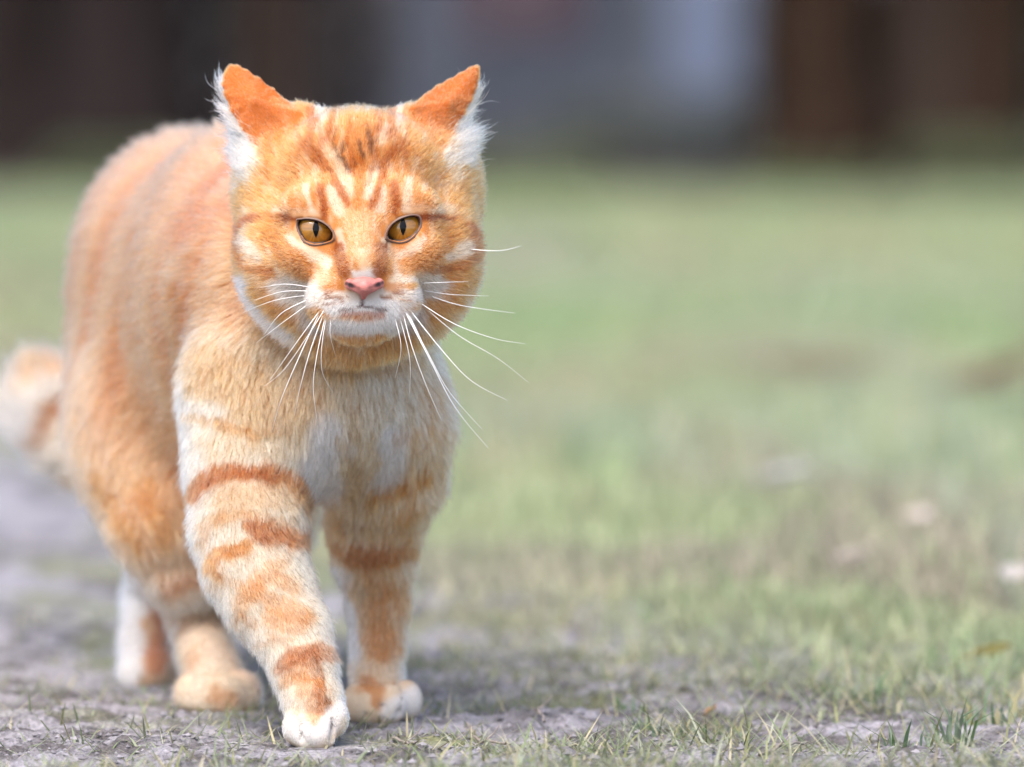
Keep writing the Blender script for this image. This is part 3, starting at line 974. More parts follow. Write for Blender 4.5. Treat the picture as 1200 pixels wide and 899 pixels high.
WHITE, CREAM, PALE, TAN = S(250, 244, 238), S(246, 226, 200), S(238, 205, 168), S(228, 180, 132)
MID, ORANGE, DEEP, DARK = S(226, 164, 100), S(214, 142, 70), S(180, 102, 36), S(98, 56, 30)
EARC, PINKO = S(220, 132, 54), S(226, 160, 122)
HEAD_MARKS = [
    # cream and white grounds
    (CREAM, 7.0, .5, .02, [(380, 160), (388, 182)]), (CREAM, 7.2, .55, .02, [(393, 180), (404, 205), (412, 224)]), (CREAM, 5.6, .8, .02, [(440, 195), (431, 228)]),
    (CREAM, 7.2, .7, .03, [(372, 128), (372, 150)]), (CREAM, 7.2, .7, .03, [(465, 128), (462, 150)]), (CREAM, 6.4, .6, .03, [(447, 165), (455, 150)]),
    (S(250, 236, 216), 5.6, .55, .0, [(388, 224), (398, 248)]), (S(250, 236, 216), 5.2, .55, .0, [(449, 222), (446, 246)]), (S(250, 236, 216), 5.4, .55, .0, [(358, 220), (366, 248)]),
    (S(250, 236, 216), 5.6, .55, .0, [(480, 212), (474, 246)]),
    (CREAM, 6.4, .35, .0, [(325, 250), (350, 247), (372, 249)]), (CREAM, 6.4, .35, .0, [(480, 246), (500, 244), (525, 247)]),
    (S(248, 230, 206), 10, .65, .01, [(286, 284), (304, 300)]), (CREAM, 7.2, .9, .0, [(340, 282), (358, 295), (384, 308)]), (S(248, 232, 212), 5, .65, -.02, [(397, 272), (402, 292)]),
    (CREAM, 6.4, .9, -.01, [(451, 282), (452, 290)]), (S(248, 232, 212), 6, .6, .0, [(468, 299), (488, 288), (498, 279)]), (S(248, 230, 206), 9, .65, .01, [(528, 298), (545, 292)]),
    (TAN, 15, .7, -.01, [(420, 250), (423, 292)]), (PALE, 8, .8, -.02, [(425, 300), (427, 312)]), (WHITE, 6.5, .9, -.03, [(416, 321), (438, 321)]),
    (S(250, 238, 222), 8, .6, .03, [(274, 156), (276, 190)]), (CREAM, 9, .5, .03, [(294, 178), (286, 206)]), (S(250, 238, 222), 9, .8, .03, [(547, 160), (545, 190)]), (CREAM, 8, .5, .03, [(528, 180), (536, 204)]),
    # muzzle, chin, jaw
    (PALE, 13, .75, -.01, [(345, 328), (380, 328)]), (CREAM, 13, .9, -.01, [(470, 326), (505, 322)]),
    (S(248, 236, 222), 15, .9, -.02, [(330, 346), (375, 349), (412, 352)]), (S(248, 236, 222), 14, .9, -.02, [(438, 350), (480, 348), (515, 338)]),
    (WHITE, 10, 1, -.02, [(392, 362), (425, 360), (460, 361)]), (WHITE, 11, 1, -.01, [(392, 382), (424, 386), (456, 382)]),
    (WHITE, 7, .85, .03, [(282, 330), (292, 354), (312, 374), (345, 393)]), (WHITE, 10, .7, .02, [(350, 372), (370, 384)]), (WHITE, 10, .6, .02, [(470, 378), (495, 370)]),
    (ORANGE, 9, 0.73, .03, [(300, 342), (322, 364), (345, 374)]), (ORANGE, 11, 0.78, .03, [(548, 322), (530, 348), (512, 366)]),
    # forehead lines
    (DEEP, 4, .85, .02, [(387, 198), (398, 218), (409, 238)]), (DEEP, 4, .85, .01, [(450, 202), (443, 224), (436, 241)]),
    (DEEP, 5, .9, .0, [(374, 218), (378, 238), (380, 254)]), (DEEP, 5, .9, .0, [(462, 216), (464, 236), (463, 251)]),
    (ORANGE, 6, 0.88, .01, [(420, 185), (422, 210), (421, 240)]), (DARK, 2.2, .8, .02, [(403, 165), (400, 180), (410, 200)]), (DARK, 2.0, .8, .02, [(421, 165), (426, 184)]),
    (DARK, 2.2, .8, .03, [(431, 146), (434, 164), (437, 178)]), (DEEP, 5, 0.88, .03, [(362, 128), (368, 146), (364, 162)]), (DEEP, 5, 0.88, .03, [(393, 128), (388, 150), (386, 162)]),
    (DEEP, 5, 0.88, .03, [(458, 128), (461, 158)]), (DEEP, 5, 0.78, .03, [(443, 126), (446, 150)]), (DEEP, 6, .75, .02, [(358, 170), (372, 184), (383, 196)]),
    (DEEP, 6, .75, .02, [(470, 168), (458, 182), (450, 192)]), (ORANGE, 8, 0.78, .04, [(308, 150), (325, 165), (345, 175)]), (ORANGE, 8, 0.78, .04, [(520, 160), (500, 172), (480, 178)]),
    (ORANGE, 5, 0.68, .03, [(411, 128), (409, 150)]), (ORANGE, 5, 0.68, .03, [(425, 126), (427, 148)]),
    (S(120, 78, 60), 1.6, .75, -.01, [(391, 277), (394, 290)]), (S(120, 78, 60), 1.6, .75, -.01, [(454, 277), (452, 289)]),
    (DEEP, 2.6, 0.6, 0.03, [(412, 138), (408, 165), (415, 202)]),
    (DEEP, 2.6, 0.6, 0.03, [(441, 150), (442, 180), (433, 215)]),
    (DEEP, 3, 0.55, 0.03, [(374, 140), (379, 165), (373, 190)]),
    (DEEP, 3, 0.5, 0.03, [(347, 150), (353, 168), (349, 190)]),
    (DEEP, 3, 0.55, 0.03, [(479, 150), (474, 170), (478, 190)]),
    (ORANGE, 3.4, 0.6, 0.02, [(335, 180), (348, 200), (352, 222)]),
    (ORANGE, 3.4, 0.6, 0.02, [(502, 178), (490, 198), (486, 220)]),
    (ORANGE, 3.5, 0.6, 0.03, [(298, 198), (322, 212), (345, 234)]),
    (ORANGE, 3.5, 0.6, 0.03, [(532, 198), (514, 214), (496, 232)]),
    (ORANGE, 3, 0.5, 0.03, [(290, 226), (318, 234), (342, 246)]),
    (ORANGE, 3, 0.5, 0.03, [(545, 226), (522, 234), (500, 244)]),
    (S(168, 94, 38), 2.2, 0.7, 0.01, [(324, 270), (346, 298), (370, 311)]),
    (S(168, 94, 38), 2.2, 0.7, 0.01, [(308, 268), (320, 290), (344, 312)]),
    (S(168, 94, 38), 2.2, 0.7, 0.01, [(524, 272), (502, 296), (478, 310)]),
    (S(168, 94, 38), 2.2, 0.7, 0.01, [(538, 274), (526, 292), (502, 312)]),
    (DARK, 1.8, 0.7, 0.03, [(397, 150), (392, 165), (398, 185)]),
    (DARK, 1.6, 0.6, 0.03, [(414, 172), (418, 192)]),
    # eye lines and cheek bands
    (S(158, 84, 30), 4.0, .95, .01, [(348, 256), (322, 255), (297, 255), (283, 263), (275, 274)]), (S(158, 84, 30), 4.0, .95, .01, [(492, 254), (515, 254), (535, 258), (550, 267), (559, 280)]),
    (DEEP, 5, .8, .02, [(275, 274), (279, 298), (290, 313), (318, 318)]), (DEEP, 5, .8, .02, [(558, 282), (556, 302), (540, 312), (510, 315)]),
    (ORANGE, 12, .9, .01, [(313, 266), (322, 284), (340, 302), (360, 316)]), (S(192, 124, 62), 5, .6, .01, [(318, 284), (334, 302), (352, 314)]),
    (ORANGE, 12, .9, .01, [(532, 268), (518, 286), (502, 302), (482, 314)]), (S(192, 124, 62), 5, .6, .01, [(524, 286), (508, 302), (490, 312)]),
    (DEEP, 8, .85, -.02, [(397, 290), (401, 304), (405, 320)]), (DEEP, 8, .85, -.02, [(449, 290), (448, 304), (446, 318)]),
    (ORANGE, 4, 0.68, -.02, [(380, 338), (404, 336)]), (ORANGE, 4, 0.68, -.02, [(452, 335), (474, 336)]),
    (S(170, 120, 90), 1.3, .8, -.03, [(382, 345), (396, 341)]), (S(170, 120, 90), 1.3, .8, -.03, [(374, 352), (392, 348), (408, 347)]), (S(170, 120, 90), 1.3, .7, -.03, [(380, 358), (402, 354)]),
    (S(170, 120, 90), 1.3, .8, -.03, [(452, 341), (472, 345)]), (S(170, 120, 90), 1.3, .8, -.03, [(446, 348), (468, 351), (482, 354)]),
    (S(96, 62, 52), 1.5, .75, -.03, [(397, 365.5), (402, 364.5), (413, 362), (425, 358), (437, 361.5), (448, 363.8), (453, 365)]), (S(110, 70, 62), 1.3, .9, -.03, [(426, 347), (425, 358)]),
    (S(196, 146, 126), 3.0, .85, -.03, [(400, 370.5), (424, 368), (448, 370.5)]), (S(200, 150, 132), 2.6, .6, -.03, [(416, 375), (434, 375)]),
]
CHEST_MARKS = [
    (CREAM, 28, .8, .05, [(425, 410), (432, 440), (438, 490)]), (PALE, 30, .7, .05, [(360, 470), (400, 480), (450, 480)]),
    (S(196, 140, 86), 8, .75, .04, [(372, 432), (400, 437), (440, 433), (478, 422)]), (S(205, 150, 96), 12, .6, .05, [(300, 380), (330, 402), (370, 410)]),
    (S(214, 166, 116), 14, .6, .06, [(405, 510), (408, 545), (410, 600)]),
    (WHITE, 20, .95, .05, [(383, 505), (374, 535), (366, 566)]), (WHITE, 10, .8, .05, [(390, 560), (382, 590)]), (WHITE, 17, .9, .08, [(456, 512), (452, 540), (447, 566)]),
    (TAN, 34, .6, .06, [(230, 400), (262, 440), (345, 470)]), (ORANGE, 7, .7, .06, [(224, 488), (252, 490), (300, 505), (340, 500)]),
    (ORANGE, 7, .6, .09, [(462, 508), (510, 508)]), (TAN, 16, .6, .08, [(490, 440), (510, 480)]), (CREAM, 8, .5, .06, [(240, 470), (262, 466)]),
]
RF_MARKS = [
    (TAN, 40, .85, .07, [(225, 410), (260, 430), (330, 470)]), (TAN, 34, .65, .06, [(240, 440), (300, 470), (360, 480)]), (PALE, 20, .7, .06, [(250, 520), (330, 520)]), (WHITE, 16, .8, .06, [(372, 540), (374, 590)]),
    (ORANGE, 7, .7, .06, [(222, 487), (252, 492), (300, 508), (340, 500)]),
    (DEEP, 10, .95, .045, [(228, 580), (250, 558), (278, 550), (320, 554), (344, 566), (364, 600)]), (S(160, 92, 36), 4, .7, .045, [(300, 553), (344, 568), (360, 594)]),
    (TAN, 18, .5, .04, [(270, 585), (340, 590)]),
    (DEEP, 12, .9, .03, [(296, 616), (318, 622), (356, 636)]), (ORANGE, 11, .85, .03, [(250, 664), (260, 648), (286, 640)]), (ORANGE, 6, .5, .03, [(236, 640), (244, 612), (262, 606)]),
    (ORANGE, 11, .55, .02, [(284, 712), (292, 690), (322, 666), (344, 690)]), (ORANGE, 10, .5, .02, [(300, 690), (330, 706), (362, 718)]), (ORANGE, 9, .5, .01, [(318, 722), (348, 736), (362, 726)]),
    (ORANGE, 16, .5, .0, [(345, 776), (366, 800), (376, 836)]), (DEEP, 10, .7, .0, [(330, 782), (344, 764), (366, 758), (388, 770)]), (DEEP, 9, .55, .0, [(366, 762), (374, 790), (378, 828)]), (ORANGE, 7, .6, .0, [(334, 800), (352, 790), (374, 796)]),
    (S(150, 92, 40), 2.5, .7, .0, [(370, 770), (380, 800), (386, 838)]), (WHITE, 12, .9, -.01, [(345, 852), (372, 858), (396, 832)]),
    (ORANGE, 5, .4, .03, [(240, 690), (262, 676), (280, 680)]), (ORANGE, 5, .45, .02, [(268, 734), (284, 722), (300, 730)]), (ORANGE, 4, .4, .05, [(262, 604), (300, 598), (346, 612)]), (ORANGE, 4, .4, .01, [(300, 756), (322, 746), (344, 750)])]
LF_MARKS = [
    (WHITE, 17, .9, .09, [(456, 512), (452, 540), (447, 566)]), (ORANGE, 8, .85, .1, [(440, 580), (462, 574), (494, 562)]), (ORANGE, 7, .6, .1, [(470, 608), (490, 596)]),
    (DEEP, 10, .85, .11, [(386, 640), (410, 650), (444, 652), (482, 650)]), (ORANGE, 14, .5, .11, [(392, 610), (396, 634)]), (WHITE, 12, .9, .13, [(394, 672), (404, 720), (410, 770)]),
    (ORANGE, 9, .5, .13, [(466, 690), (474, 720)]), (ORANGE, 14, .5, .13, [(440, 690), (448, 760)]), (CREAM, 14, .7, .13, [(418, 790), (462, 790)]),
    (CREAM, 26, .85, .11, [(412, 826), (480, 824)]), (ORANGE, 9, .65, .11, [(428, 802), (442, 812), (440, 824)]), (WHITE, 12, .95, .11, [(456, 832), (482, 822)]), (CREAM, 8, .8, .11, [(424, 828), (426, 836)]),
]
HIND_MARKS = [
    (ORANGE, 8, .7, .26, [(118, 560), (150, 600), (172, 640)]), (ORANGE, 12, .6, .26, [(180, 560), (200, 620)]), (DEEP, 10, .65, .24, [(205, 690), (232, 678), (262, 690)]),
    (CREAM, 14, .8, .22, [(206, 770), (216, 800)]), (CREAM, 16, .8, .18, [(222, 824), (262, 800), (296, 822)]), (ORANGE, 9, .5, .18, [(250, 812), (270, 816)]),
]
LH_MARKS = [(WHITE, 20, 1, .34, [(146, 665), (150, 720), (148, 795)]), (PINKO, 12, .8, .34, [(192, 720), (188, 780)])]
TAIL_MARKS = [(WHITE, 26, 1, .48, [(24, 505), (52, 472), (84, 425)]), (CREAM, 22, .8, .48, [(80, 532), (92, 482)]), (S(206, 134, 90), 7, .9, .48, [(40, 515), (56, 486), (90, 452)]),
              (S(232, 176, 132), 13, .75, .48, [(34, 428), (54, 424), (68, 430)]), (S(200, 142, 92), 16, .8, .52, [(94, 556), (110, 530)])]


def chart(px, py, y):
    q = P(px, py, y)
    return q[0], q[2]


def paint(c, p, mk, wgt, wob):
    """Lay strokes over colour c: each stroke is (colour, half width in 0.4 mm units, strength, depth, points)."""
    ux, uz = p[:, 0] + wob[:, 0], p[:, 2] + wob[:, 1]
    wid = np.clip(1 + 0.6 * vnoise(p * 130 + 5, 151), 0.5, 1.6)
    for colr, hw, st, dep, pts in mk:
        q = np.array([chart(a, b, dep) for a, b in pts])
        W = hw * 0.4 * MM * (1 + dep / 3)
        lo, hi = q.min(0) - 2.2 * W - .003, q.max(0) + 2.2 * W + .003
        s = np.nonzero((ux > lo[0]) & (ux < hi[0]) & (uz > lo[1]) & (uz < hi[1]) & (wgt > 0.02))[0]
        if not len(s):
            continue
        x, z = ux[s], uz[s]
        dm = np.full(len(s), 9.0)
        for i in range(len(q) - 1):
            e = q[i + 1] - q[i]
            h = np.clip(((x - q[i][0]) * e[0] + (z - q[i][1]) * e[1]) / (e @ e), 0, 1)
            dm = np.minimum(dm, np.hypot(x - q[i][0] - h * e[0], z - q[i][1] - h * e[1]))
        dm = dm / wid[s]
        a = (1 - sstep(0.6 * W, 1.35 * W, dm)) * st * wgt[s]
        c[s] = c[s] * (1 - a[:, None]) + colr * a[:, None]
    return c


def coat(p, tg, seed=0):
    """Colour of the coat at root points p with region weights tg."""
    n = len(p)
    base = dict(body=S(231, 172, 124), chest=S(238, 204, 166), legRF=S(249, 234, 212), legLF=S(234, 190, 146), legRH=S(232, 180, 136), legLH=S(236, 200, 168),
                tail=S(246, 226, 206), head=S(224, 158, 94), ear=EARC, earback=WHITE)
    c = tg @ np.stack([base[t] for t in PARTS])
    ti = {t: tg[:, i] for i, t in enumerate(PARTS)}
    c *= 1 + 0.10 * fbm(p * 160, 2, 91)[:, None] + 0.07 * fbm(p * 30, 2, 93)[:, None]
    wob = 0.0011 * np.stack([fbm(p * 190, 2, 95), fbm(p * 190, 2, 97)], 1)
    # flank: tabby stripes running down the ribs, along the axis from chest to hips
    ax = np.array([-0.30, 0.95, 0.0])
    s = p @ ax + 0.10 * (p[:, 2] - 0.2) + 0.018 * fbm(p * 16, 3, 99)
    st = np.sin(s * 2 * math.pi / 0.046 + 0.6)
    st = sstep(0.0, 0.85, st) * (0.55 + 0.5 * fbm(p * 22, 2, 101))
    bw = ti['body'] + ti['legRH'] * sstep(0.10, 0.16, p[:, 2]) * 0.8
    c = c + (S(206, 126, 72) - c) * np.clip(st * bw * 1.15, 0, 1)[:, None]
    top = sstep(0.20, 0.275, p[:, 2]) * ti['body']
    c = c + (S(226, 160, 128) - c) * (0.45 * top)[:, None]
    belly = (1 - sstep(0.09, 0.15, p[:, 2])) * ti['body']
    c = c + (PALE - c) * (0.6 * belly)[:, None]
    c = paint(c, p, [(DEEP, 10, .75, .13, [(213, 340), (222, 380), (226, 420)]), (S(206, 122, 78), 10, .75, .12, [(272, 190), (236, 240), (212, 290)]),
                     (S(206, 128, 74), 7, .6, .2, [(162, 270), (158, 340), (166, 400)])], ti['body'] * (p[:, 0] < -0.1), wob)
    # ticking: fine streaks drawn out along the lie of the hair on face and legs
    st2 = fbm(np.stack([p[:, 0] * 620, p[:, 1] * 90, p[:, 2] * 130], 1), 3, 105) * (ti['head'] + 0.8 * ti['legRF'] + 0.8 * ti['legLF'] + 0.7 * ti['chest'])
    c = c + (CREAM - c) * np.clip(st2 * 1.0, 0, 0.45)[:, None]
    c = c + (ORANGE - c) * np.clip(-st2 * 1.3, 0, 0.6)[:, None] * (1 - 0.5 * ti['legRF'])[:, None]
    low_h = (1 - sstep(0.04, 0.085, p[:, 2])) * ti['legRH']
    c = c + (S(252, 238, 220) - c) * (0.8 * low_h * np.clip(0.75 + 0.9 * fbm(p * 60, 2, 161), 0.1, 1))[:, None]
    hw = (ti['head']) * (p[:, 1] < 0.075)
    c = paint(c, p, HEAD_MARKS, np.clip(hw * 1.3, 0, 1), wob * 0.6)
    c = paint(c, p, CHEST_MARKS, np.clip(ti['chest'] * 1.3, 0, 1) * (p[:, 1] < 0.12), wob * 1.6)
    c = paint(c, p, RF_MARKS, np.clip(ti['legRF'] * 1.3, 0, 1), wob * 2.0)
    c = paint(c, p, LF_MARKS, np.clip(ti['legLF'] * 1.3, 0, 1), wob * 1.2)
    c = paint(c, p, HIND_MARKS, np.clip(ti['legRH'] * 1.3, 0, 1), wob * 2)
    c = paint(c, p, LH_MARKS, np.clip(ti['legLH'] * 1.3, 0, 1), wob * 2)
    c = paint(c, p, TAIL_MARKS, np.clip(ti['tail'] * 1.3, 0, 1), wob * 3)
    return np.clip(c, 0.005, 0.95)


cat = empty("cat", (-0.10, 0.12, 0.0))
tag(cat, "ginger tabby cat walking towards the camera with whiskers spread and head low", "cat")
CO = np.array(cat.location)
m_skin = mat_attr("cat_skin", rough=0.7, spec=0.2)
bcol = coat(BV.astype(float), tags) ** 1.3 * 0.60  # coat colour dimmed on the skin to act as shade under the fur
body = mesh_np("body", BV - CO, BF, m_skin, parent=cat, colour=bcol)

# ---- fur
NH = 620000
tr = np.concatenate([BF[:, [0, 1, 2]], BF[:, [0, 2, 3]]])
ta = 0.5 * np.linalg.norm(np.cross(BV[tr[:, 1]] - BV[tr[:, 0]], BV[tr[:, 2]] - BV[tr[:, 0]]), axis=1)
pw = ta * fl_den[tr].mean(1)
back = sstep(-0.25, 0.45, BN[tr[:, 0], 1])
pw *= 1 - 0.6 * back
pick = np.searchsorted(np.cumsum(pw) / pw.sum(), rng.random(NH))
pick = np.minimum(pick, len(tr) - 1)
u, v = rng.random(NH), rng.random(NH)
fx = u + v > 1
u[fx], v[fx] = 1 - u[fx], 1 - v[fx]
bw3 = np.stack([1 - u - v, u, v], 1)[:, :, None]
T3 = tr[pick]


def ip(a):
    if a.ndim == 1:
        return (a[T3] * bw3[:, :, 0]).sum(1)
    return (a[T3] * bw3).sum(1)


rp, rn, rf = ip(BV).astype(float), nrm(ip(BN)).astype(float), ip(flow).astype(float)
rL, rlift, rtag = ip(fl_len).astype(float), ip(fl_lift).astype(float), ip(tags).astype(float)
ok = np.ones(NH, bool)
# bare skin: eyes, nose leather
for ol, ce in ((OUT_L, EYES[0]), (OUT_R, EYES[1])):
    q = np.array([chart(a, b, 0.0) for a, b in ol])
    cx = q.mean(0)
    qa = np.arctan2(q[:, 1] - cx[1], q[:, 0] - cx[0])
    qr = np.hypot(q[:, 0] - cx[0], q[:, 1] - cx[1])
    od = np.argsort(qa)
    an = np.arctan2(rp[:, 2] - cx[1], rp[:, 0] - cx[0])
    rr = np.hypot(rp[:, 0] - cx[0], rp[:, 2] - cx[1])
    lim = np.interp(an, np.concatenate([qa[od] - 2 * math.pi, qa[od], qa[od] + 2 * math.pi]), np.tile(qr[od], 3))
    t = rr / lim
    fr = rp[:, 1] < 0.03
    ok &= ~((t < 1.12) & fr)
    rL = np.where(fr & (t < 2.2), rL * (0.35 + 0.65 * sstep(1.15, 2.2, t)), rL)
nz = np.hypot((rp[:, 0] - P(427, 337, -.03)[0]) / 0.0095, (rp[:, 2] - P(427, 337, -.03)[2]) / 0.0050)
ok &= ~((nz < 0.80) & (rp[:, 1] < -0.015))
rL = np.where((nz < 2.5) & (rp[:, 1] < -0.005), rL * (0.45 + 0.55 * sstep(1.0, 2.5, nz)), rL)
ok &= rp[:, 2] > 0.0012
rp, rn, rf, rL, rlift, rtag = rp[ok], rn[ok], rf[ok], rL[ok], rlift[ok], rtag[ok]

# ear fringe: long white hairs out of the ear opening, pointing sideways
ep, en, ef, eL = [], [], [], []
for e, sx in ((EL, -1), (ER, 1)):
    n = 8000
    t = 0.04 + 0.96 * rng.random(n) ** 0.7
    path = np.stack([e['tip'] + (e['E'] - e['tip']) * 0.6, e['E'], e['B'], (e['B'] + e['C']) / 2 + np.array([0, -0.012, -0.006])])
    tt = t * 3
    q = np.stack([np.interp(tt, range(4), path[:, k]) for k in range(3)], 1)
    inner = rng.random(n)[:, None] ** 1.5 * 0.14
    q = q * (1 - inner) + ((e['A'] + e['A2']) / 2) * inner + np.array([sx * 0.0012, 0.0035, 0]) + np.array([0, 0.010, 0]) * rng.random((n, 1))
    dr = np.array([sx * 1.0, -0.15, 0.12]) + np.stack([0 * t, 0 * t, 0.25 - 0.8 * t], 1) + 0.28 * rng.standard_normal((n, 3))
    ep.append(q); en.append(nrm(dr)); ef.append(nrm(dr + np.array([0.0, 0.0, 0.25])))
    eL.append((0.003 + 0.0075 * rng.random(n)) * (0.55 + 0.9 * np.sin(np.clip(t, 0.0, 1) * math.pi * 0.85)))
for e, sx, A_, B_ in ((EL, -1, (268, 150, .052), (296, 196, .030)), (ER, 1, (550, 148, .050), (528, 192, .030))):
    n = 3000                                  # fluff at the foot of each ear
    t = rng.random(n)[:, None]
    q = P(*A_) * (1 - t) + P(*B_) * t + rng.standard_normal((n, 3)) * np.array([0.0030, 0.004, 0.0045])
    q = q - np.clip(F(q), -0.004, 0.02)[:, None] * nrm(grad(F, q.astype(np.float32), 0.0008)) - 0.0005
    dr = np.array([sx * 0.8, -0.35, 0.75]) + 0.35 * rng.standard_normal((n, 3))
    ep.append(q); en.append(nrm(dr)); ef.append(nrm(dr + np.array([sx * 0.5, 0.3, 0.3])))
    eL.append(0.006 + 0.009 * rng.random(n))
ne = sum(len(a) for a in ep)
etag = np.zeros((ne, len(PARTS))); etag[:, PARTS.index('earback')] = 1
ft = rf - (rf * rn).sum(1, keepdims=True) * rn
rc = np.concatenate([coat(rp + nrm(ft) * (rL * 0.5)[:, None], rtag), np.concatenate([np.tile(WHITE * 0.97, (16000, 1)), np.tile(S(250, 236, 220), (ne - 16000, 1))])])
rp, rn, rf = np.concatenate([rp] + ep), np.concatenate([rn] + en), np.concatenate([rf] + ef)
rL, rlift = np.concatenate([rL] + eL), np.concatenate([rlift, np.full(ne, 0.5)])
rtag = np.concatenate([rtag, etag])
N = len(rp)
# comb directions, with clumps
wv = np.stack([fbm(rp * 120, 2, 111), fbm(rp * 120, 2, 113), fbm(rp * 120, 2, 115)], 1)
rf = rf - (rf * rn).sum(1, keepdims=True) * rn
sh = (0.45 + 0.55 * sstep(0.004, 0.010, rL))[:, None]
rf = nrm(nrm(rf) + 0.35 * sh * wv + 0.13 * rng.standard_normal((N, 3)))
rf = nrm(rf - (rf * rn).sum(1, keepdims=True) * rn * 0.7)
guard = (rng.random(N) < 0.13) & (rL > 0.0032)
Lh = rL * (0.65 + 0.55 * rng.random(N)) * np.where(guard, 1.4, 1.0)
lift = np.clip(rlift + 0.10 * rng.standard_normal(N) + 0.14 * wv[:, 0] + 0.22 * guard, 0.08, 1.2)
d0 = nrm(rf + rn * (lift * 1.9)[:, None])
d1 = nrm(rf + rn * (lift * 0.35)[:, None])
KP = 5
ts = np.linspace(0, 1, KP)
pts = np.zeros((N, KP, 3))
pts[:, 0] = rp - rn * 0.0006
for k in range(1, KP):
    t = (ts[k] + ts[k - 1]) / 2
    pts[:, k] = pts[:, k - 1] + nrm(d0 * (1 - t) + d1 * t) * (Lh / (KP - 1))[:, None]
nc = N // 11
csel = rng.permutation(N)[:nc]
kt = kdtree.KDTree(nc)
for i, c in enumerate(rp[csel]):
    kt.insert(c, i)
kt.balance()
cl = np.array([kt.find(q)[1] for q in rp])
ci = csel[cl]
cw = (0.45 + 0.3 * hash3(cl, cl * 0, cl * 0, 5)) * sh[:, 0] * np.where(guard, 0.5, 1.0)
for k in range(1, KP):
    a = (cw * ts[k] ** 1.6)[:, None]
    tgt = pts[ci, k]
    a = a * (1 - 0.85 * rtag[:, PARTS.index('ear')])[:, None]
    pts[:, k] = pts[:, k] * (1 - a) + tgt * a
pts[:, 1:] += rng.standard_normal((N, KP - 1, 3)) * (Lh * 0.02)[:, None, None]
pts[:, :, 2] = np.maximum(pts[:, :, 2], 0.0008)
# tint: paler tip and root, random per-hair and per-clump tone, widened to imitate self-shadow
val = np.exp(0.26 * rng.standard_normal((N, 1)) - 0.05 + 0.34 * (hash3(ci, ci * 0, ci * 0, 9)[:, None] - 0.5))
hc = rc * val
kc = np.repeat(hc[:, None, :], KP, 1)
tipw = np.array([0.25, 0.05, 0.0, 0.10, 0.28])[None, :, None] * (0.4 + 1.0 * rng.random((N, 1, 1)))
kc = kc * (1 - tipw) + np.array([0.90, 0.80, 0.66]) * tipw
kc = 0.80 * kc ** 1.36
kc = np.clip(kc / (1 + 0.28 * kc.max(-1, keepdims=True)), 0.005, 0.72)
hcu = bpy.data.hair_curves.new("fur")
hcu.add_curves([KP] * N)
hcu.attributes['position'].data.foreach_set('vector', (pts - CO).astype(np.float32).ravel())
ra = hcu.attributes.get('radius') or hcu.attributes.new('radius', 'FLOAT', 'POINT')
r0 = (0.000072 + 0.000034 * rng.random(N)) * (0.75 + 0.35 * np.clip(rL / 0.010, 0, 1.4))
ra.data.foreach_set('value', (r0[:, None] * np.array([1.0, 1.0, 0.9, 0.65, 0.18])).astype(np.float32).ravel())
ca_ = hcu.attributes.new('tint', 'FLOAT_COLOR', 'POINT')
c4 = np.ones((N * KP, 4), np.float32)
c4[:, :3] = kc.reshape(-1, 3)
ca_.data.foreach_set('color', c4.ravel())
m_fur = bpy.data.materials.new("fur")
m_fur.use_nodes = True
nt = m_fur.node_tree
nt.nodes.remove(nt.nodes["Principled BSDF"])
hb = nt.nodes.new("ShaderNodeBsdfHairPrincipled")
hb.parametrization = 'COLOR'
hb.inputs["Roughness"].default_value = 0.38
hb.inputs["Radial Roughness"].default_value = 0.55
hb.inputs["Coat"].default_value = 0.0
at = nt.nodes.new("ShaderNodeAttribute")
at.attribute_name = 'tint'
nt.links.new(at.outputs["Color"], hb.inputs["Color"])
nt.links.new(hb.outputs[0], nt.nodes["Material Output"].inputs[0])
hcu.materials.append(m_fur)
fur = bpy.data.objects.new("fur", hcu)
col.objects.link(fur)
fur.parent = cat
tag(fur, kind='stuff')

# ---- eyes
m_pupil = mat_plain("pupil", (0.003, 0.003, 0.003), rough=0.05, spec=0.15, var=0.0)
m_eye = mat_attr("eye_iris", rough=0.15, spec=0.3, coat=1.0)
m_lid = mat_attr("eyelid_skin", rough=0.45, spec=0.4)


def surf_y(x, z):
    """Depth at which the body surface is met from the front at (x, z)."""
    y = np.full(len(x), -0.06)
    for _ in range(60):
        d = F(np.stack([x, y, z], 1))
        y = y + np.clip(d, -0.002, 0.004) * 0.8
    return y


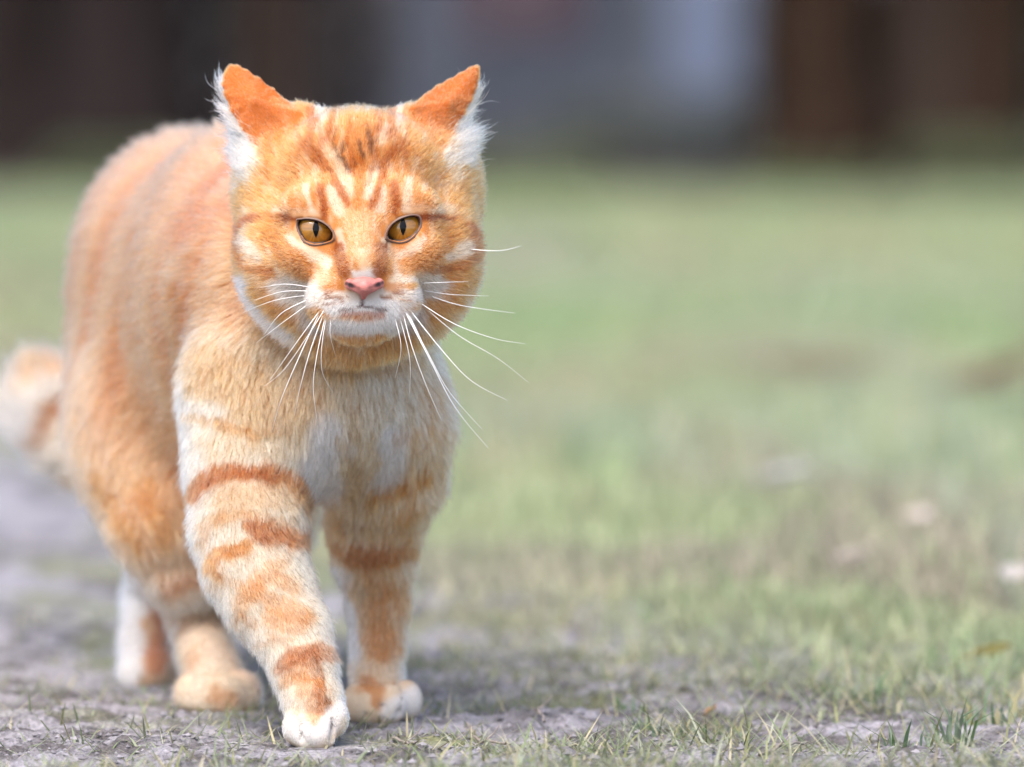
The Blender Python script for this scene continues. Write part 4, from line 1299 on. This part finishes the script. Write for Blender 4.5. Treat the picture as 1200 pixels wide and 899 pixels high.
for ei, (ce, ol, pc) in enumerate(((EYES[0], OUT_L, (370.4, 267.5)), (EYES[1], OUT_R, (472.4, 265.0)))):
    Re = EYE_R * MM
    gp = np.array(chart(*pc, 0.0))
    nu, nv = 72, 60
    V, C = [], []
    for i in range(nv + 1):
        ph = math.pi * 0.62 * i / nv
        for j in range(nu):
            th = 2 * math.pi * j / nu
            r = Re * math.sin(ph)
            V.append((ce[0] + r * math.cos(th), ce[1] - Re * math.cos(ph), ce[2] + r * math.sin(th)))
    V = np.array(V)
    gd = np.hypot(V[:, 0] - gp[0], V[:, 2] - gp[1])
    a = np.arctan2(V[:, 2] - gp[1], V[:, 0] - gp[0])
    ring = fbm(np.stack([np.cos(a) * 9, np.sin(a) * 9, gd * 200], 1), 3, 121)
    cc = np.array(lin(138, 94, 26))[None] * (1 + 0.5 * ring[:, None])
    inn = (1 - sstep(0.001, 0.0045, gd))[:, None]
    cc = cc * (1 - 0.35 * inn) + lin(110, 84, 24) * 0.35 * inn
    lim = sstep(0.0066, 0.0082, gd)[:, None]
    cc = cc * (1 - lim) + np.array([0.02, 0.012, 0.008]) * lim
    Fq = np.array([[i * nu + j, (i + 1) * nu + j, (i + 1) * nu + (j + 1) % nu, i * nu + (j + 1) % nu] for i in range(nv) for j in range(nu)])
    eye = mesh_np("eye", V - CO, Fq, m_eye, parent=cat, colour=np.clip(cc, 0, 1))
    # slit pupil, following the curve of the eyeball
    pv = []
    for rg in (0.02, 0.35, 0.7, 1.0):
        for j in range(24):
            th = 2 * math.pi * j / 24
            pv.append((gp[0] + rg * 0.0016 * math.cos(th) * (1 - 0.5 * abs(math.sin(th))), gp[1] + rg * 0.0042 * math.sin(th)))
    pv = np.array(pv)
    py_ = ce[1] - np.sqrt(np.maximum(Re ** 2 - (pv[:, 0] - ce[0]) ** 2 - (pv[:, 1] - ce[2]) ** 2, 1e-9)) - 0.00022
    Fq = np.array([[r_ * 24 + j, r_ * 24 + (j + 1) % 24, (r_ + 1) * 24 + (j + 1) % 24, (r_ + 1) * 24 + j] for r_ in range(3) for j in range(24)])
    mesh_np("pupil", np.stack([pv[:, 0], py_, pv[:, 1]], 1) - CO, Fq, m_pupil, parent=eye)
    # lid rim
    q = np.array([chart(a_, b_, 0.0) for a_, b_ in ol])
    nq = len(q)
    tt = np.arange(60) / 60 * nq
    i0_ = np.floor(tt).astype(int)
    fr = (tt - i0_)[:, None]
    A0, A1, A2, A3 = [q[(i0_ + k) % nq] for k in (-1, 0, 1, 2)]
    o_ = 0.5 * (2 * A1 + (A2 - A0) * fr + (2 * A0 - 5 * A1 + 4 * A2 - A3) * fr ** 2 + (3 * A1 - A0 - 3 * A2 + A3) * fr ** 3)
    cen = o_.mean(0)
    dirn = nrm(o_ - cen)
    loops, cols = [], []
    dk1, dk2, pk = np.array([0.035, 0.018, 0.012]), np.array([0.10, 0.05, 0.035]), np.array([0.15, 0.085, 0.06])
    for off_, dy, cc_ in ((-0.0008, 0.0010, dk1), (-0.0005, -0.0001, dk1), (0.0, -0.0003, dk1), (0.0004, -0.0003, dk2), (0.0007, -0.0002, pk), (0.0013, 0.0, pk), (0.0030, 0.0012, pk)):
        w2 = o_ + dirn * off_
        rr2 = (w2[:, 0] - ce[0]) ** 2 + (w2[:, 1] - ce[2]) ** 2
        ys = ce[1] - np.sqrt(np.maximum(Re ** 2 - rr2, (0.25 * Re) ** 2))
        if off_ > 0:
            w3 = o_ + dirn * max(off_, 0.0014)
            sy = surf_y(w3[:, 0], w3[:, 1])
            ys = np.minimum(ys, sy - 0.0003) if off_ < 0.001 else sy + 0.0002
        loops.append(np.stack([w2[:, 0], ys + dy, w2[:, 1]], 1))
        cols.append(np.tile(cc_, (60, 1)))
    LV = np.concatenate(loops)
    Fq = np.array([[i * 60 + j, (i + 1) * 60 + j, (i + 1) * 60 + (j + 1) % 60, i * 60 + (j + 1) % 60] for i in range(len(loops) - 1) for j in range(60)])
    mesh_np("eyelid", LV - CO, Fq[:, ::-1] if ei == 0 else Fq, m_lid, parent=cat, colour=np.concatenate(cols))

# ---- nose leather
NP = [(ell(P(427, 334.4, -.0305), (7.4, 2.2, 3.9)), 1), (cone(P(427, 336.5, -.0312), P(426, 348, -.0285), 3.4, 1.3), 2.0),
      (ell(P(410.5, 333.2, -.0285), (2.7, 1.5, 2.7)), 1.5), (ell(P(443.5, 332.4, -.0285), (2.7, 1.5, 2.7)), 1.5)]
NC = [cone(P(418.5, 338.5, -.0350), P(404, 332, -.0302), 0.95, 0.7), cone(P(435.5, 337.5, -.0350), P(450, 331, -.0302), 0.95, 0.7)]


def FN(p):
    p = p.astype(np.float32)
    d = None
    for f, k in NP:
        di = f(p)
        d = di if d is None else smin(d, di, k * MM)
    for c in NC:
        d = smax(d, -c(p), 0.0010)
    return d


c0 = P(427, 337, -.032)
NV, NF = mesh_sdf(FN, c0 - np.array([0.014, 0.010, 0.010]), c0 + np.array([0.014, 0.010, 0.009]), 0.00045)
nd = np.minimum(NC[0](NV.astype(np.float32)), NC[1](NV.astype(np.float32)))
ncl = np.tile(lin(182, 112, 103), (len(NV), 1)) * (1 + 0.18 * fbm(NV.astype(float) * 500, 3, 131)[:, None])
low = sstep(c0[2] - 0.001, c0[2] - 0.006, NV[:, 2].astype(float))[:, None]
ncl = ncl * (1 - 0.5 * low) + lin(165, 74, 70) * 0.5 * low
hol = (1 - sstep(0.0002, 0.0011, nd.astype(float)))[:, None]
ncl = ncl * (1 - hol) + np.array([0.02, 0.006, 0.006]) * hol  # nostril hollows tinted near black, shade put into the colour
m_nose = mat_attr("nose_leather", rough=0.42, spec=0.4, noise=(1800, 0.15), bump=(0.35, 0.0004))
mesh_np("nose", NV - CO, NF, m_nose, parent=cat, colour=np.clip(ncl, 0, 1))

# ---- whiskers, each its own hair
WH = [[(382, 360), (363, 390), (333, 433), (309, 453)], [(376, 363), (353, 413), (330, 467), (318, 507)], [(380, 365), (363, 413), (352, 453), (345, 487)],
      [(382, 368), (372, 413), (367, 453), (372, 495)], [(383, 368), (377, 407), (378, 437), (391, 461)], [(388, 370), (387, 393), (394, 419)],
      [(377, 361), (350, 398), (316, 446)], [(363, 350), (330, 367), (309, 393)], [(362, 341), (330, 342), (298, 352)], [(366, 337), (335, 333), (305, 337)],
      [(362, 356), (334, 376), (300, 402)], [(360, 346), (322, 352), (285, 366)],
      [(473, 362), (503, 420), (533, 477), (572, 525)], [(480, 363), (520, 413), (553, 447), (594, 469)], [(492, 355), (533, 380), (580, 397), (616, 403)],
      [(495, 358), (537, 393), (583, 420), (619, 448)], [(493, 340), (527, 345), (573, 347)], [(499, 345), (540, 358), (603, 367)], [(492, 332), (520, 331), (549, 330)],
      [(475, 363), (503, 417), (527, 460), (565, 503)], [(472, 366), (483, 407), (500, 453), (517, 492)], [(468, 370), (480, 420), (480, 462)], [(462, 370), (470, 407), (463, 443)],
      [(548, 292), (585, 294), (611, 288)], [(478, 366), (496, 404), (508, 436)], [(545, 157), (563, 154), (582, 156)]]
m_wh = mat_plain("whisker_hair", (0.88, 0.86, 0.82), rough=0.35, spec=0.5, var=0.03)
for k, wp in enumerate(WH):
    q0 = P(wp[0][0], wp[0][1], 0.0)
    y0 = float(surf_y(np.array([q0[0]]), np.array([q0[2]]))[0]) + 0.001
    n = len(wp)
    q = np.array([P(a, b, y0 + (0.012 + 0.014 * ((k * 37) % 10) / 10) * (i / (n - 1)) ** 1.5 - 0.010 * math.sin(math.pi * i / (n - 1) * 0.6)) for i, (a, b) in enumerate(wp)])
    q[0] = P(*wp[0], y0)
    tt = np.linspace(0, n - 1, 16)
    i0_ = np.minimum(np.floor(tt).astype(int), n - 2)
    fr = (tt - i0_)[:, None]
    g = lambda j: q[np.clip(j, 0, n - 1)]
    A0, A1, A2, A3 = g(i0_ - 1), g(i0_), g(i0_ + 1), g(i0_ + 2)
    pp = 0.5 * (2 * A1 + (A2 - A0) * fr + (2 * A0 - 5 * A1 + 4 * A2 - A3) * fr ** 2 + (3 * A1 - A0 - 3 * A2 + A3) * fr ** 3)
    rw = 0.00023 if k not in (5, 6, 10, 23, 25, 24) else 0.00019
    rw *= 0.8 + 0.4 * ((k * 53) % 11) / 10
    V_, F_ = tube(pp, rw * (1 - 0.8 * np.linspace(0, 1, 16) ** 1.2), 5)
    mesh_np("whisker", V_ - CO, F_, m_wh, parent=cat)
